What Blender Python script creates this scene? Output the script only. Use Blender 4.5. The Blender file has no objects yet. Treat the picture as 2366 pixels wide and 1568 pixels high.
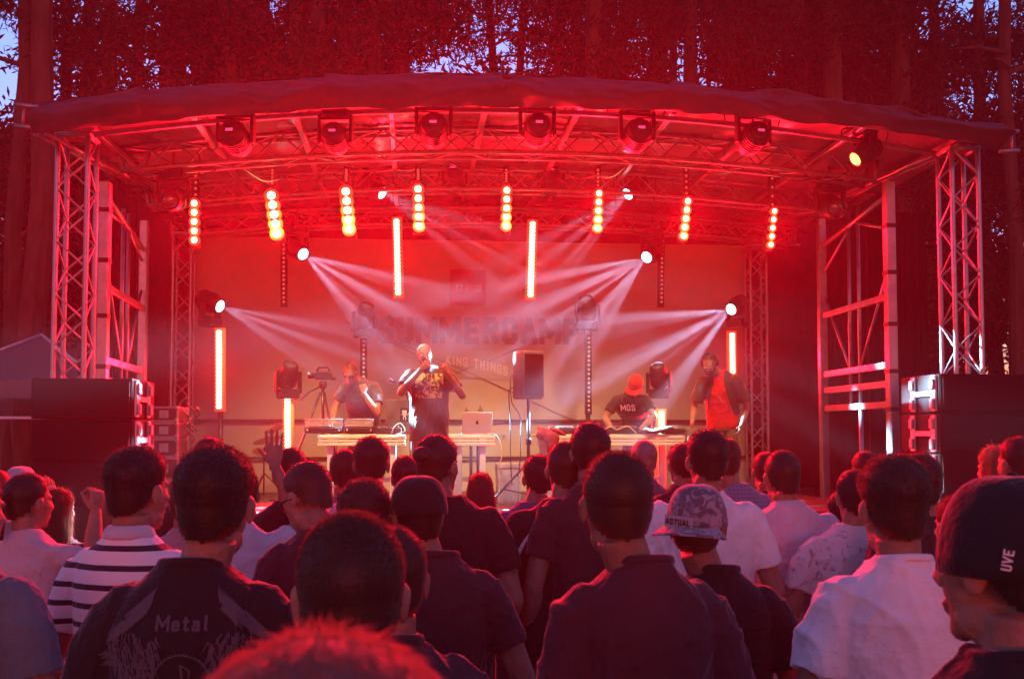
import bpy, math, random, time
import numpy as np
from mathutils import Vector, Matrix, Euler, noise
T0 = time.time()
R = math.radians
rnd = random.Random(7)
sc = bpy.context.scene
col = sc.collection

# ------------------------------------------------------------------ camera
F = 2400.0 / 2366.0
PITCH, YAW, SHY = R(3.0), R(-5.5), 0.0380
cam_d = bpy.data.cameras.new('camera'); cam = bpy.data.objects.new('camera', cam_d); col.objects.link(cam)
cam.location = (0, 0, 1.9); cam.rotation_euler = (R(90) + PITCH, 0, YAW)
cam_d.lens = 36.0 * F; cam_d.sensor_width = 36.0; cam_d.shift_y = SHY
cam_d.clip_start = 0.05; cam_d.clip_end = 800
cam_d.dof.use_dof = True; cam_d.dof.focus_distance = 11.0; cam_d.dof.aperture_fstop = 11.0
sc.camera = cam; HAZE = 0.0028
CM = Matrix.Translation((0, 0, 1.9)) @ Euler((R(90) + PITCH, 0, YAW)).to_matrix().to_4x4()

def P(px, py, Y):
    """the point at world depth Y seen at (px, py) of a 2366 px wide picture"""
    d = CM.to_3x3() @ Vector(((px - 1183) / 2400, (784 - py) / 2400 + SHY / F, -1))
    t = Y / d.y
    return Vector((0, 0, 1.9)) + d * t

# ------------------------------------------------------------------ world: the last blue light of dusk
w = bpy.data.worlds.new('World'); sc.world = w; w.use_nodes = True
nt = w.node_tree; nt.nodes.clear()
sky = nt.nodes.new('ShaderNodeTexSky'); sky.sky_type = 'NISHITA'; sky.sun_disc = False
sky.sun_elevation = R(0.6); sky.sun_rotation = R(180); sky.air_density = 1.0; sky.dust_density = 0.3; sky.ozone_density = 4.5
bg = nt.nodes.new('ShaderNodeBackground'); bg.inputs['Strength'].default_value = 0.85
wo = nt.nodes.new('ShaderNodeOutputWorld')
# afterglow: the sky behind the viewer is rose, the sky behind the forest a cool pale blue
wt = nt.nodes.new('ShaderNodeTexCoord'); wsp = nt.nodes.new('ShaderNodeSeparateXYZ'); nt.links.new(wt.outputs['Generated'], wsp.inputs[0])
wr = nt.nodes.new('ShaderNodeMapRange'); wr.interpolation_type = 'SMOOTHSTEP'; wr.inputs[1].default_value = -.45; wr.inputs[2].default_value = .75; nt.links.new(wsp.outputs[1], wr.inputs[0])
wm = nt.nodes.new('ShaderNodeMix'); wm.data_type = 'RGBA'; wm.inputs[6].default_value = (3.1, .84, .80, 1); wm.inputs[7].default_value = (6.0, 2.75, 2.5, 1); nt.links.new(wr.outputs[0], wm.inputs[0])
wx = nt.nodes.new('ShaderNodeMix'); wx.data_type = 'RGBA'; wx.blend_type = 'MULTIPLY'; wx.inputs[0].default_value = 1; nt.links.new(sky.outputs[0], wx.inputs[6]); nt.links.new(wm.outputs[2], wx.inputs[7])
nt.links.new(wx.outputs[2], bg.inputs[0]); nt.links.new(bg.outputs[0], wo.inputs[0])

vs = sc.view_settings
vs.view_transform = 'Standard'; vs.look = 'None'; vs.exposure = 0.0; vs.gamma = 1.0; vs.use_curve_mapping = False
cy = sc.cycles
cy.use_denoising = True; cy.denoiser = 'OPENIMAGEDENOISE'; cy.denoising_input_passes = 'RGB_ALBEDO_NORMAL'
cy.max_bounces = 5; cy.diffuse_bounces = 2; cy.glossy_bounces = 2; cy.transmission_bounces = 2; cy.volume_bounces = 1; cy.transparent_max_bounces = 6
cy.sample_clamp_indirect = 2.0; cy.sample_clamp_direct = 40.0
cy.caustics_reflective = False; cy.caustics_refractive = False
cy.use_light_tree = True; cy.use_adaptive_sampling = False

# ------------------------------------------------------------------ lamps of the stage
def aim(o, tgt):
    d = Vector(tgt) - o.location
    o.rotation_euler = d.to_track_quat('-Z', 'Y').to_euler()

def lamp(name, kind, loc, color, power, size=0.05, tgt=None, angle=60, blend=0.6):
    d = bpy.data.lights.new(name, kind); d.color = color; d.energy = power; d.shadow_soft_size = size
    o = bpy.data.objects.new(name, d); col.objects.link(o); o.location = loc
    if kind == 'SPOT':
        d.spot_size = R(angle); d.spot_blend = blend; aim(o, tgt)
    return o

RED = (1.0, 0.003, 0.018)
# five-cell blinders: (x of top cell, x of bottom cell, y top, y bottom, cell width)
BLIND = [(449, 449, 470, 555, 20), (627, 640, 452, 540, 27), (799, 807, 443, 530, 26), (966, 968, 437, 523, 23),
         (1171, 1169, 440, 523, 21), (1384, 1380, 447, 528, 19), (1589, 1579, 465, 546, 19), (1789, 1781, 488, 566, 16)]
BY = 11.4
# long tubes: (x top, x bottom, y top, y bottom, Y)
TUBES = [(917, 921, 508, 682, 12.9), (1231, 1226, 514, 686, 12.9), (508, 508, 764, 944, 12.9), (666, 667, 908, 1075, 12.6),
         (1691, 1692, 770, 872, 13.6), (1528, 1528, 950, 1118, 12.9)]
for i, (xa, xb, ya, yb, cw) in enumerate(BLIND):
    p = P((xa + xb) / 2, (ya + yb) / 2, BY - 0.25)
    lamp('blinder_light', 'SPOT', p, RED, (10, 16, 16, 14, 14, 12, 12, 10)[i] * 98, 0.06, p + Vector((0, -3, -1.1)), 142, 0.5)
for (xa, xb, ya, yb, Y) in TUBES:
    p = P((xa + xb) / 2, (ya + yb) / 2, Y - 0.15)
    lamp('tube_light', 'SPOT', p, RED, 560, 0.06, p + Vector((0, -3, -.3)), 160, 0.5)

# white prism beams of the moving heads: (x, y, Y, target x, y, Y)
BEAMS = [(890, 450, 12.6, 1150, 590, 12.0, 0.20), (1445, 453, 12.6, 1290, 585, 12.1, 0.20), (705, 590, 13.2, 1010, 790, 11.5, 0.24),
         (1490, 597, 13.2, 1200, 800, 11.4, 0.26), (515, 710, 12.9, 860, 850, 12.0, 0.2), (1685, 717, 13.4, 1400, 880, 11.9, 0.30)]
def gobo(d, n, r0, wd, rot):
    """prism gobo: a ring of n dots and a centre dot in the lamp's own direction space"""
    d.use_nodes = True; t = d.node_tree; N = t.nodes; L = t.links
    N.clear(); out = N.new('ShaderNodeOutputLight'); em = N.new('ShaderNodeEmission'); L.new(em.outputs[0], out.inputs[0])
    tc = N.new('ShaderNodeTexCoord'); sp = N.new('ShaderNodeSeparateXYZ'); L.new(tc.outputs['Normal'], sp.inputs[0])
    def m(op, a, b=None, c=None):
        x = N.new('ShaderNodeMath'); x.operation = op
        for k, s in enumerate((a, b, c)):
            if s is None: continue
            if isinstance(s, (int, float)): x.inputs[k].default_value = s
            else: L.new(s, x.inputs[k])
        return x.outputs[0]
    z = m('ABSOLUTE', sp.outputs[2]); u = m('DIVIDE', sp.outputs[0], z); v = m('DIVIDE', sp.outputs[1], z)
    rr = m('SQRT', m('ADD', m('MULTIPLY', u, u), m('MULTIPLY', v, v)))
    an = m('ARCTAN2', v, u)
    k = m('COSINE', m('ADD', m('MULTIPLY', an, float(n)), rot))
    k = m('POWER', m('MAXIMUM', k, 0.0), 3.0)
    q = m('DIVIDE', m('SUBTRACT', rr, r0), wd)
    ring = m('MULTIPLY', m('MAXIMUM', m('SUBTRACT', 1.0, m('MULTIPLY', q, q)), 0.0), k)
    q2 = m('DIVIDE', rr, wd * 0.8)
    cen = m('MAXIMUM', m('SUBTRACT', 1.0, m('MULTIPLY', q2, q2)), 0.0)
    L.new(m('ADD', ring, cen), em.inputs['Strength'])
for i, (x, y, Y, tx, ty, tY, r0) in enumerate(BEAMS):
    p = P(x, y, Y); t = P(tx, ty, tY)
    o = lamp('beam_light', 'SPOT', p, (0.34, 0.74, 1.0), (130000, 130000, 135000, 150000, 150000, 165000)[i], 0.02, t, math.degrees(2 * math.atan(r0 * 1.25)), 0.0)
    gobo(o.data, 9, r0, 0.036, i + (1.6 if i == 5 else 0))
# warm wash from the front truss onto the stage and the lower backdrop
for x in (545, 775, 1000, 1240, 1470, 1740):
    p = P(x, 308, 10.28); q = P(x * 0.7 + 340, 1020, 12.8)
    lamp('wash_light', 'SPOT', p, (1.0, 0.62, 0.24), 520, 0.06, q, 62, 0.9)

# ------------------------------------------------------------------ materials
def mat(name, c, rough=0.6, metal=0.0, bump=0.0, bscale=40.0, vary=0.0, vscale=6.0, emit=None, spec=None, coat=0.0, alpha=None, stretch=None):
    m = bpy.data.materials.new(name); m.use_nodes = True
    t = m.node_tree; N = t.nodes; L = t.links; b = N['Principled BSDF']
    b.inputs['Base Color'].default_value = (*c, 1); b.inputs['Roughness'].default_value = rough; b.inputs['Metallic'].default_value = metal
    if spec is not None: b.inputs['Specular IOR Level'].default_value = spec
    if coat: b.inputs['Coat Weight'].default_value = coat
    if alpha is not None: b.inputs['Alpha'].default_value = alpha
    if emit:
        b.inputs['Emission Color'].default_value = (*emit[:3], 1); b.inputs['Emission Strength'].default_value = emit[3]
        m.cycles.emission_sampling = 'NONE'
    if name.startswith(('cloth_', 'hair_')): b.inputs['Sheen Weight'].default_value = .32; b.inputs['Sheen Roughness'].default_value = .35
    tc = None
    if bump or vary:
        tc = N.new('ShaderNodeTexCoord'); src = tc.outputs['Object']
        if stretch:
            mp = N.new('ShaderNodeMapping'); mp.inputs['Scale'].default_value = stretch; L.new(src, mp.inputs[0]); src = mp.outputs[0]
    if vary:
        n = N.new('ShaderNodeTexNoise'); n.inputs['Scale'].default_value = vscale; n.inputs['Detail'].default_value = 5; L.new(src, n.inputs['Vector'])
        r = N.new('ShaderNodeMapRange'); r.inputs[1].default_value = 0.3; r.inputs[2].default_value = 0.7
        r.inputs[3].default_value = 1 - vary; r.inputs[4].default_value = 1 + vary; L.new(n.outputs[0], r.inputs[0])
        x = N.new('ShaderNodeVectorMath'); x.operation = 'SCALE'; x.inputs[0].default_value = c; L.new(r.outputs[0], x.inputs['Scale'])
        L.new(x.outputs[0], b.inputs['Base Color'])
        q = N.new('ShaderNodeMapRange'); q.inputs[3].default_value = max(0, rough - .12); q.inputs[4].default_value = min(1, rough + .12)
        L.new(n.outputs[0], q.inputs[0]); L.new(q.outputs[0], b.inputs['Roughness'])
    if bump:
        n = N.new('ShaderNodeTexNoise'); n.inputs['Scale'].default_value = bscale; n.inputs['Detail'].default_value = 4; L.new(src, n.inputs['Vector'])
        bp = N.new('ShaderNodeBump'); bp.inputs['Strength'].default_value = bump; bp.inputs['Distance'].default_value = 0.02; L.new(n.outputs[0], bp.inputs['Height'])
        L.new(bp.outputs[0], b.inputs['Normal'])
    return m

M = {}
M['alu'] = mat('aluminium', (.26, .26, .28), .38, .85, .1, 30, .2, 9)
M['alud'] = mat('dull_aluminium', (.30, .30, .31), .5, .6, .1, 30, .25, 9)
M['black'] = mat('black_plastic', (.012, .012, .013), .5, 0, .1, 90, .3, 12, spec=.25)
M['blackm'] = mat('black_metal', (.02, .02, .022), .35, .3, .1, 60, .3, 8)
M['carpet'] = mat('black_carpet_box', (.012, .011, .012), .85, 0, .5, 220, .3, 10, spec=.12)
M['tarp'] = mat('grey_tarpaulin', (.038, .036, .052), .7, 0, .8, 5, .15, 3, spec=.3)
M['ceil'] = mat('roof_lining', (.12, .11, .12), .24, 0, .7, 3.2, .15, 2)
M['curtain'] = mat('black_molton', (.008, .007, .008), .95, 0, .5, 7, .2, 4, stretch=(3, 3, .3), spec=.05)
M['cream'] = mat('banner_fabric', (.31, .27, .21), .75, 0, .12, 2.5, .07, 1.6)
M['print'] = mat('banner_print_brown', (.13, .10, .075), .8, 0, 0, 1, .12, 3)
M['ribbon'] = mat('banner_ribbon_grey', (.27, .235, .19), .8, 0, 0, 1, .1, 3)
M['logo'] = mat('banner_logo_red', (.24, .012, .02), .8)
M['logot'] = mat('banner_logo_letter', (.46, .26, .2), .8)
M['rtext'] = mat('ribbon_letter', (.48, .43, .35), .8)
M['deck'] = mat('stage_deck', (.05, .035, .03), .5, 0, .2, 20, .3, 6)
M['ground'] = mat('forest_soil', (.05, .038, .028), .95, 0, .8, 12, .4, 3)
M['wood'] = mat('painted_planks', (.72, .66, .50), .55, 0, .25, 10, .12, 14, stretch=(1, 8, 20))
M['white'] = mat('white_paint', (.7, .7, .7), .5, 0, .05, 30, .08, 8)
M['silver'] = mat('laptop_silver', (.50, .50, .52), .35, .6)
M['dgrey'] = mat('dark_grey', (.09, .09, .095), .45, 0, 0, 1, .15, 10)
M['tent'] = mat('tent_fabric', (.09, .09, .11), .7, 0, .3, 3, .15, 1)
M['redc'] = mat('red_fleece', (.26, .015, .02), .9, 0, .4, 30, .15, 6)
M['cable'] = mat('black_cable', (.02, .02, .02), .5)
M['cablew'] = mat('pale_cable', (.6, .55, .4), .5)
M['crate'] = mat('clear_plastic_crate', (.55, .55, .56), .3, 0, .3, 20, .2, 12)
M['hot'] = mat('led_core', (1, 1, 1), .5, emit=(1, .66, .28, 7))
M['ring'] = mat('led_painted_halo', (1, .5, .1), .5, emit=(1, .012, .010, 3))  # red halo round the LED cores, put into a glowing surface
M['ledoff'] = mat('led_unlit_faint_glow', (.5, .4, .38), .2, emit=(1, .45, .3, .12))  # dots of the unlit bars, given a faint warm glow of their own
M['beam'] = mat('lit_lens', (1, 1, 1), .3, emit=(.78, .93, 1, 6))
M['lens'] = mat('dark_lens', (.05, .05, .07), .08, 0, coat=1)
M['disp'] = mat('display_screen', (.1, 0, .05), .4, emit=(1, .12, .35, .6))
M['amber'] = mat('amber_lens', (1, .8, .3), .4, emit=(1, .8, .12, 3))
M['brass'] = mat('cymbal_brass', (.5, .3, .12), .3, .9)
M['eye'] = mat('eye_white', (.7, .7, .7), .2)
M['pupil'] = mat('pupil', (.01, .01, .01), .1)
M['lips'] = mat('lips', (.35, .12, .1), .5)
M['bark'] = mat('pine_bark', (.08, .045, .03), .95, 0, .9, 5, .4, 3, stretch=(2, 2, .5), spec=.08)
M['needle'] = mat('pine_needles', (.020, .022, .010), .9, 0, 0, 1, .45, .7, spec=.06)
M['needle2'] = mat('dark_needles', (.030, .026, .012), .9, 0, 0, 1, .45, .7, spec=.06)

# ------------------------------------------------------------------ mesh collecting
def frame(d):
    d = Vector(d).normalized(); a = Vector((0, 0, 1)) if abs(d.z) < .95 else Vector((1, 0, 0))
    u = d.cross(a).normalized(); return u, u.cross(d).normalized(), d

class MB:
    def __init__(s): s.v = []; s.f = []; s.m = []
    def add(s, v, f, mi=0):
        o = len(s.v); s.v.extend(tuple(p) for p in v); s.f.extend(tuple(i + o for i in q) for q in f); s.m.extend([mi] * len(f)); return s
    def box(s, c, d, rot=None, mi=0, taper=1.0, bev=0.0):
        """box of size d centred at c; chamfered vertical and horizontal edges when bev > 0"""
        hx, hy, hz = d[0] / 2, d[1] / 2, d[2] / 2; c = Vector(c); v = []; f = []
        if bev <= 0:
            for z, k in ((-hz, 1), (hz, taper)): v += [(-hx * k, -hy * k, z), (hx * k, -hy * k, z), (hx * k, hy * k, z), (-hx * k, hy * k, z)]
            f = [(0, 3, 2, 1), (4, 5, 6, 7), (0, 1, 5, 4), (1, 2, 6, 5), (2, 3, 7, 6), (3, 0, 4, 7)]
        else:
            b = min(bev, hx * .9, hy * .9, hz * .9); rings = [(-hz, b), (-hz + b, 0), (hz - b, 0), (hz, b)]
            for j, (z, i) in enumerate(rings):
                x, y = hx - i, hy - i; k = taper if j > 1 else 1
                v += [((-x + b) * k, -y * k, z), ((x - b) * k, -y * k, z), (x * k, (-y + b) * k, z), (x * k, (y - b) * k, z), ((x - b) * k, y * k, z), ((-x + b) * k, y * k, z), (-x * k, (y - b) * k, z), (-x * k, (-y + b) * k, z)]
            for r in range(3):
                for i in range(8): f.append((r * 8 + i, r * 8 + (i + 1) % 8, r * 8 + 8 + (i + 1) % 8, r * 8 + 8 + i))
            f += [tuple(range(7, -1, -1)), tuple(range(24, 32))]
        v = [Vector(p) for p in v]
        if rot is not None: v = [rot @ p for p in v]
        return s.add([p + c for p in v], f, mi)
    def tube(s, pts, r, n=8, mi=0, ell=None, cap=True):
        """swept tube; r a number or one per point; ell = (a, b) scales the section"""
        pts = [Vector(p) for p in pts]; k = len(pts); rs = r if isinstance(r, (list, tuple)) else [r] * k
        u = None; V = []; Fc = []
        for i, p in enumerate(pts):
            d = (pts[min(i + 1, k - 1)] - pts[max(i - 1, 0)])
            if d.length < 1e-9: d = Vector((0, 0, 1))
            d.normalize()
            if u is None: u = frame(d)[0]
            u = (u - d * u.dot(d)); u = u.normalized() if u.length > 1e-6 else frame(d)[0]
            w_ = d.cross(u)
            for j in range(n):
                a = 2 * math.pi * j / n
                V.append(p + (u * math.cos(a) * (ell[0] if ell else 1) + w_ * math.sin(a) * (ell[1] if ell else 1)) * rs[i])
        for i in range(k - 1):
            for j in range(n): Fc.append((i * n + j, i * n + (j + 1) % n, (i + 1) * n + (j + 1) % n, (i + 1) * n + j))
        if cap: Fc += [tuple(range(n - 1, -1, -1)), tuple(range((k - 1) * n, k * n))]
        return s.add(V, Fc, mi)
    def capsule(s, a, b, ra, rb, n=12):
        a, b = Vector(a), Vector(b); d = (b - a).normalized()
        pts, rs = [], []
        for t in (-1, -.8, -.45): pts.append(a + d * ra * t); rs.append(max(ra * math.sqrt(max(0, 1 - t * t)), ra * .05))
        for t in (0, .5, 1): pts.append(a.lerp(b, t)); rs.append(ra + (rb - ra) * t)
        for t in (.45, .8, 1): pts.append(b + d * rb * t); rs.append(max(rb * math.sqrt(max(0, 1 - t * t)), rb * .05))
        return s.tube(pts, rs, n)
    def ball(s, c, r, n=14, m=9, rot=None, mi=0):
        r = (r, r, r) if isinstance(r, (int, float)) else r; c = Vector(c); V = []
        for i in range(m + 1):
            t = math.pi * i / m
            for j in range(n):
                a = 2 * math.pi * j / n
                p = Vector((r[0] * math.sin(t) * math.cos(a), r[1] * math.sin(t) * math.sin(a), r[2] * math.cos(t)))
                V.append(c + (rot @ p if rot is not None else p))
        Fc = [(i * n + j, (i + 1) * n + j, (i + 1) * n + (j + 1) % n, i * n + (j + 1) % n) for i in range(m) for j in range(n)]
        return s.add(V, Fc, mi)
    def loft(s, secs, n=24, mi=0, p=2.3):
        """stack of superellipse sections (x, y, z, half width, half depth)"""
        V = []
        for (x, y, z, a, b) in secs:
            for j in range(n):
                t = 2 * math.pi * j / n; ct, st = math.cos(t), math.sin(t)
                V.append((x + a * math.copysign(abs(ct) ** (2 / p), ct), y + b * math.copysign(abs(st) ** (2 / p), st), z))
        k = len(secs)
        Fc = [(i * n + j, i * n + (j + 1) % n, (i + 1) * n + (j + 1) % n, (i + 1) * n + j) for i in range(k - 1) for j in range(n)]
        Fc += [tuple(range(n - 1, -1, -1)), tuple(range((k - 1) * n, k * n))]
        return s.add(V, Fc, mi)
    def prism(s, poly, y0, y1, mi=0):
        """polygon in x,z extruded along y"""
        n = len(poly); V = [(x, y0, z) for x, z in poly] + [(x, y1, z) for x, z in poly]
        Fc = [tuple(range(n)), tuple(range(2 * n - 1, n - 1, -1))] + [(i, i + n, (i + 1) % n + n, (i + 1) % n) for i in range(n)]
        return s.add(V, Fc, mi)
    def xf(s, mtx): s.v = [tuple(mtx @ Vector(p)) for p in s.v]; return s
    def join(s, o, mtx=None):
        return s.add([mtx @ Vector(p) for p in o.v] if mtx is not None else o.v, o.f)
    def mesh(s, name):
        me = bpy.data.meshes.new(name); me.from_pydata(s.v, [], s.f); me.update(); return me
    def build(s, name, mats, parent=None, smooth=False, loc=None):
        me = s.mesh(name)
        for m in (mats if isinstance(mats, (list, tuple)) else [mats]): me.materials.append(m)
        me.polygons.foreach_set('material_index', s.m)
        if smooth: me.polygons.foreach_set('use_smooth', [True] * len(me.polygons))
        return link(name, me, parent, loc)

def link(name, me, parent=None, loc=None):
    o = bpy.data.objects.new(name, me); col.objects.link(o)
    if parent is not None: o.parent = parent
    if loc is not None: o.location = loc
    return o
def tag(o, label=None, cat=None, group=None, kind=None):
    if label: o['label'] = label
    if cat: o['category'] = cat
    if group: o['group'] = group
    if kind: o['kind'] = kind
    return o
def thing(name, label, cat, loc=(0, 0, 0), rz=0.0, group=None):
    o = bpy.data.objects.new(name, None); col.objects.link(o); o.location = loc; o.rotation_euler = (0, 0, rz); o.empty_display_size = .2
    return tag(o, label, cat, group)
def copy_tree(o, parent=None):
    c = o.copy(); col.objects.link(c)
    if parent is not None: c.parent = parent
    for ch in [x for x in o.children]: copy_tree(ch, c)
    return c
def remesh(mb, vox, smooth=2, disp=0.0, seed=0):
    """one continuous surface out of overlapping volumes"""
    me = mb.mesh('raw'); o = bpy.data.objects.new('raw', me); col.objects.link(o)
    r = o.modifiers.new('r', 'REMESH'); r.mode = 'VOXEL'; r.voxel_size = vox; r.use_smooth_shade = True
    if smooth:
        q = o.modifiers.new('s', 'SMOOTH'); q.iterations = smooth; q.factor = .5
    dg = bpy.context.evaluated_depsgraph_get(); dg.update()
    out = bpy.data.meshes.new_from_object(o.evaluated_get(dg))
    bpy.data.objects.remove(o); bpy.data.meshes.remove(me)
    if disp:
        n = len(out.vertices); co = np.empty(n * 3, np.float32); no = np.empty(n * 3, np.float32)
        out.vertices.foreach_get('co', co); out.vertex_normals.foreach_get('vector', no)
        co = co.reshape(-1, 3); no = no.reshape(-1, 3); rg = np.random.default_rng(seed); h = np.zeros(n)
        for k in range(7):
            dr = rg.normal(size=3); dr[2] *= .55; dr /= np.linalg.norm(dr); fq = rg.uniform(35, 120)
            wob = np.sin(co @ rg.normal(size=3) * 9 + rg.uniform(0, 6)) * 1.4
            msk = .5 + .5 * np.sin(co @ rg.normal(size=3) * 6 + rg.uniform(0, 6))
            h += ((1 - np.abs(np.sin(co @ dr * fq * .5 + wob + rg.uniform(0, 6)))) ** 3 * rg.uniform(.8, 1.8) - .35) * msk * 30 / fq
        co += no * (h * disp)[:, None]
        out.vertices.foreach_set('co', co.reshape(-1)); out.update()
    out.polygons.foreach_set('use_smooth', [True] * len(out.polygons))
    return out
def setmat(me, *ms):
    me.materials.clear()
    for m in ms: me.materials.append(m)
    return me
# block letters drawn as strokes on a grid 0..1 high
GL = {'S': [[(.9, .78), (.9, .9), (.75, 1), (.25, 1), (.1, .88), (.1, .66), (.9, .36), (.9, .12), (.75, 0), (.25, 0), (.1, .1), (.1, .22)]], 'U': [[(.1, 1), (.1, .13), (.25, 0), (.75, 0), (.9, .13), (.9, 1)]],
      'M': [[(0, 0), (0, 1)], [(0, 1), (.5, .3)], [(.5, .3), (1, 1)], [(1, 1), (1, 0)]], 'E': [[(.1, 0), (.1, 1)], [(.1, 1), (.9, 1)], [(.1, .52), (.75, .52)], [(.1, 0), (.9, 0)]],
      'R': [[(.1, 0), (.1, 1), (.75, 1), (.9, .88), (.9, .62), (.75, .5), (.1, .5)], [(.5, .5), (.92, 0)]], 'C': [[(.9, .72), (.9, .88), (.75, 1), (.25, 1), (.1, .88), (.1, .12), (.25, 0), (.75, 0), (.9, .12), (.9, .28)]],
      'A': [[(0, 0), (.5, 1)], [(.5, 1), (1, 0)], [(.2, .3), (.8, .3)]], 'P': [[(.1, 0), (.1, 1), (.75, 1), (.9, .88), (.9, .56), (.75, .44), (.1, .44)]],
      'O': [[(.25, 0), (.1, .13), (.1, .87), (.25, 1), (.75, 1), (.9, .87), (.9, .13), (.75, 0), (.25, 0)]], 'F': [[(.1, 0), (.1, 1)], [(.1, 1), (.9, 1)], [(.1, .52), (.75, .52)]],
      '3': [[(.1, 1), (.9, 1), (.9, 0), (.1, 0)], [(.3, .5), (.9, .5)]], 'K': [[(.1, 0), (.1, 1)], [(.9, 1), (.15, .45)], [(.35, .58), (.95, 0)]], 'I': [[(.5, 0), (.5, 1)]], 'N': [[(.05, 0), (.05, 1)], [(.05, 1), (.95, 0)], [(.95, 0), (.95, 1)]],
      'G': [[(.9, .75), (.9, .88), (.75, 1), (.25, 1), (.1, .88), (.1, .12), (.25, 0), (.75, 0), (.9, .12), (.9, .48), (.55, .48)]], 'T': [[(.5, 0), (.5, 1)], [(0, 1), (1, 1)]], 'H': [[(.1, 0), (.1, 1)], [(.9, 0), (.9, 1)], [(.1, .5), (.9, .5)]],
      'L': [[(.1, 1), (.1, 0), (.9, 0)]], 'V': [[(0, 1), (.5, 0)], [(.5, 0), (1, 1)]], 'Y': [[(0, 1), (.5, .5)], [(1, 1), (.5, .5)], [(.5, .5), (.5, 0)]],
      'e': [[(.1, .32), (.9, .32), (.9, .5), (.7, .62), (.3, .62), (.1, .5), (.1, .12), (.3, 0), (.9, .06)]], 't': [[(.4, .9), (.4, .1), (.6, 0), (.9, .06)], [(.1, .64), (.85, .64)]],
      'a': [[(.15, .6), (.75, .62), (.9, .5), (.9, 0)], [(.9, .35), (.3, .34), (.1, .22), (.15, .04), (.6, 0), (.9, .14)]], 'l': [[(.45, 1), (.45, .1), (.7, 0)]]}
def text_mb(txt, h, bold=0.0, sx=1.0, depth=0.002, spacing=1.0, wd=.17, asp=.52):
    """block letters in the x,z plane, centred, height h, facing -y"""
    mb = MB(); x = 0; k = 0; wd = wd + bold * 2
    for ch in txt:
        cw = {'I': .3, 'M': asp * 1.35, ' ': .34, 'l': .26, 't': .34, 'e': asp * .85, 'a': asp * .85}.get(ch, asp)
        for line in GL.get(ch, []):
            for (a, b) in zip(line, line[1:]):
                p = Vector((x + a[0] * cw, a[1] * (1 - wd) + wd / 2)); q = Vector((x + b[0] * cw, b[1] * (1 - wd) + wd / 2)); d = (q - p).normalized(); n = Vector((-d.y, d.x)) * wd / 2; e = d * wd * .42; k += 1; y = -depth - .00012 * (k % 7)
                ns = max(1, int((q - p).length / .25)); V = []
                for i in range(ns + 1):
                    c = (p - e).lerp(q + e, i / ns); V += [(c.x + n.x, y, c.y + n.y), (c.x - n.x, y, c.y - n.y)]
                mb.add([(vx * h * sx, vy, vz * h) for vx, vy, vz in V], [(2 * i, 2 * i + 1, 2 * i + 3, 2 * i + 2) for i in range(ns)])
        x += cw + wd * 1.05 + .06 * spacing
    w_ = (x - wd) * h * sx / 2; mb.v = [(a - w_, b, c) for a, b, c in mb.v]; return mb

# ------------------------------------------------------------------ trusses
def truss_mb(path, w_, h_, step, up=None):
    """four chord tubes and zigzag lacing round a path; returns (chord builders, lacing builder)"""
    path = [Vector(p) for p in path]; seg = [0]
    for a, b in zip(path, path[1:]): seg.append(seg[-1] + (b - a).length)
    n = max(2, int(round(seg[-1] / step))); pts = []
    for i in range(n + 1):
        t = seg[-1] * i / n; k = 0
        while k < len(seg) - 2 and seg[k + 1] < t: k += 1
        pts.append(path[k].lerp(path[k + 1], (t - seg[k]) / max(1e-6, seg[k + 1] - seg[k])))
    ch = [[], [], [], []]
    for i, p in enumerate(pts):
        d = (pts[min(i + 1, n)] - pts[max(i - 1, 0)]).normalized()
        a = Vector(up) if up else (Vector((0, 0, 1)) if abs(d.z) < .7 else Vector((0, 1, 0)))
        u = d.cross(a).normalized(); v = u.cross(d).normalized()
        for k, (s1, s2) in enumerate(((-1, 1), (1, 1), (1, -1), (-1, -1))): ch[k].append(p + u * s1 * w_ / 2 + v * s2 * h_ / 2)
    cm = [MB().tube(c, .024, 8) for c in ch]; lc = MB()
    for k in range(4):
        a, b = ch[k], ch[(k + 1) % 4]
        for i in range(n):
            p, q = (a[i], b[i + 1]) if (i + k) % 2 else (b[i], a[i + 1])
            lc.tube([p, q], .0105, 5, cap=False)
    for i in (0, n):
        for k in range(4): lc.tube([ch[k][i], ch[(k + 1) % 4][i]], .02, 6)
    return cm, lc
def truss(name, label, cat, path, w_=.24, h_=.24, step=.25, group=None, m='alu', up=None):
    base = Vector(path[0]); t = thing(name, label, cat, base, 0, group)
    cm, lc = truss_mb([Vector(p) - base for p in path], w_, h_, step, up)
    for c in cm: c.build('chord', M[m], t, True)
    lc.build('lacing', M[m], t, True); return t

# ------------------------------------------------------------------ people
def mathair(name, c):
    m = mat(name, c, .42, 0, .15, 160, .25, 30, spec=.45); t = m.node_tree; tr = t.nodes.new('ShaderNodeBsdfTranslucent'); mx = t.nodes.new('ShaderNodeMixShader'); mx.inputs[0].default_value = .32
    tr.inputs[0].default_value = (*[min(.9, .22 + x * 2.0) * k for x, k in zip(c, (1.3, .7, .5))], 1); b = t.nodes['Principled BSDF']; o = [n for n in t.nodes if n.type == 'OUTPUT_MATERIAL'][0]
    t.links.new(b.outputs[0], mx.inputs[1]); t.links.new(tr.outputs[0], mx.inputs[2]); t.links.new(mx.outputs[0], o.inputs[0]); return m
def matskin(name, c):
    m = mat(name, c, .5, 0, .25, 60, .22, 18, spec=.3); b = m.node_tree.nodes['Principled BSDF']
    b.inputs['Subsurface Weight'].default_value = .25; b.inputs['Subsurface Radius'].default_value = (1, .3, .2); b.inputs['Subsurface Scale'].default_value = .012; return m
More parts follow.
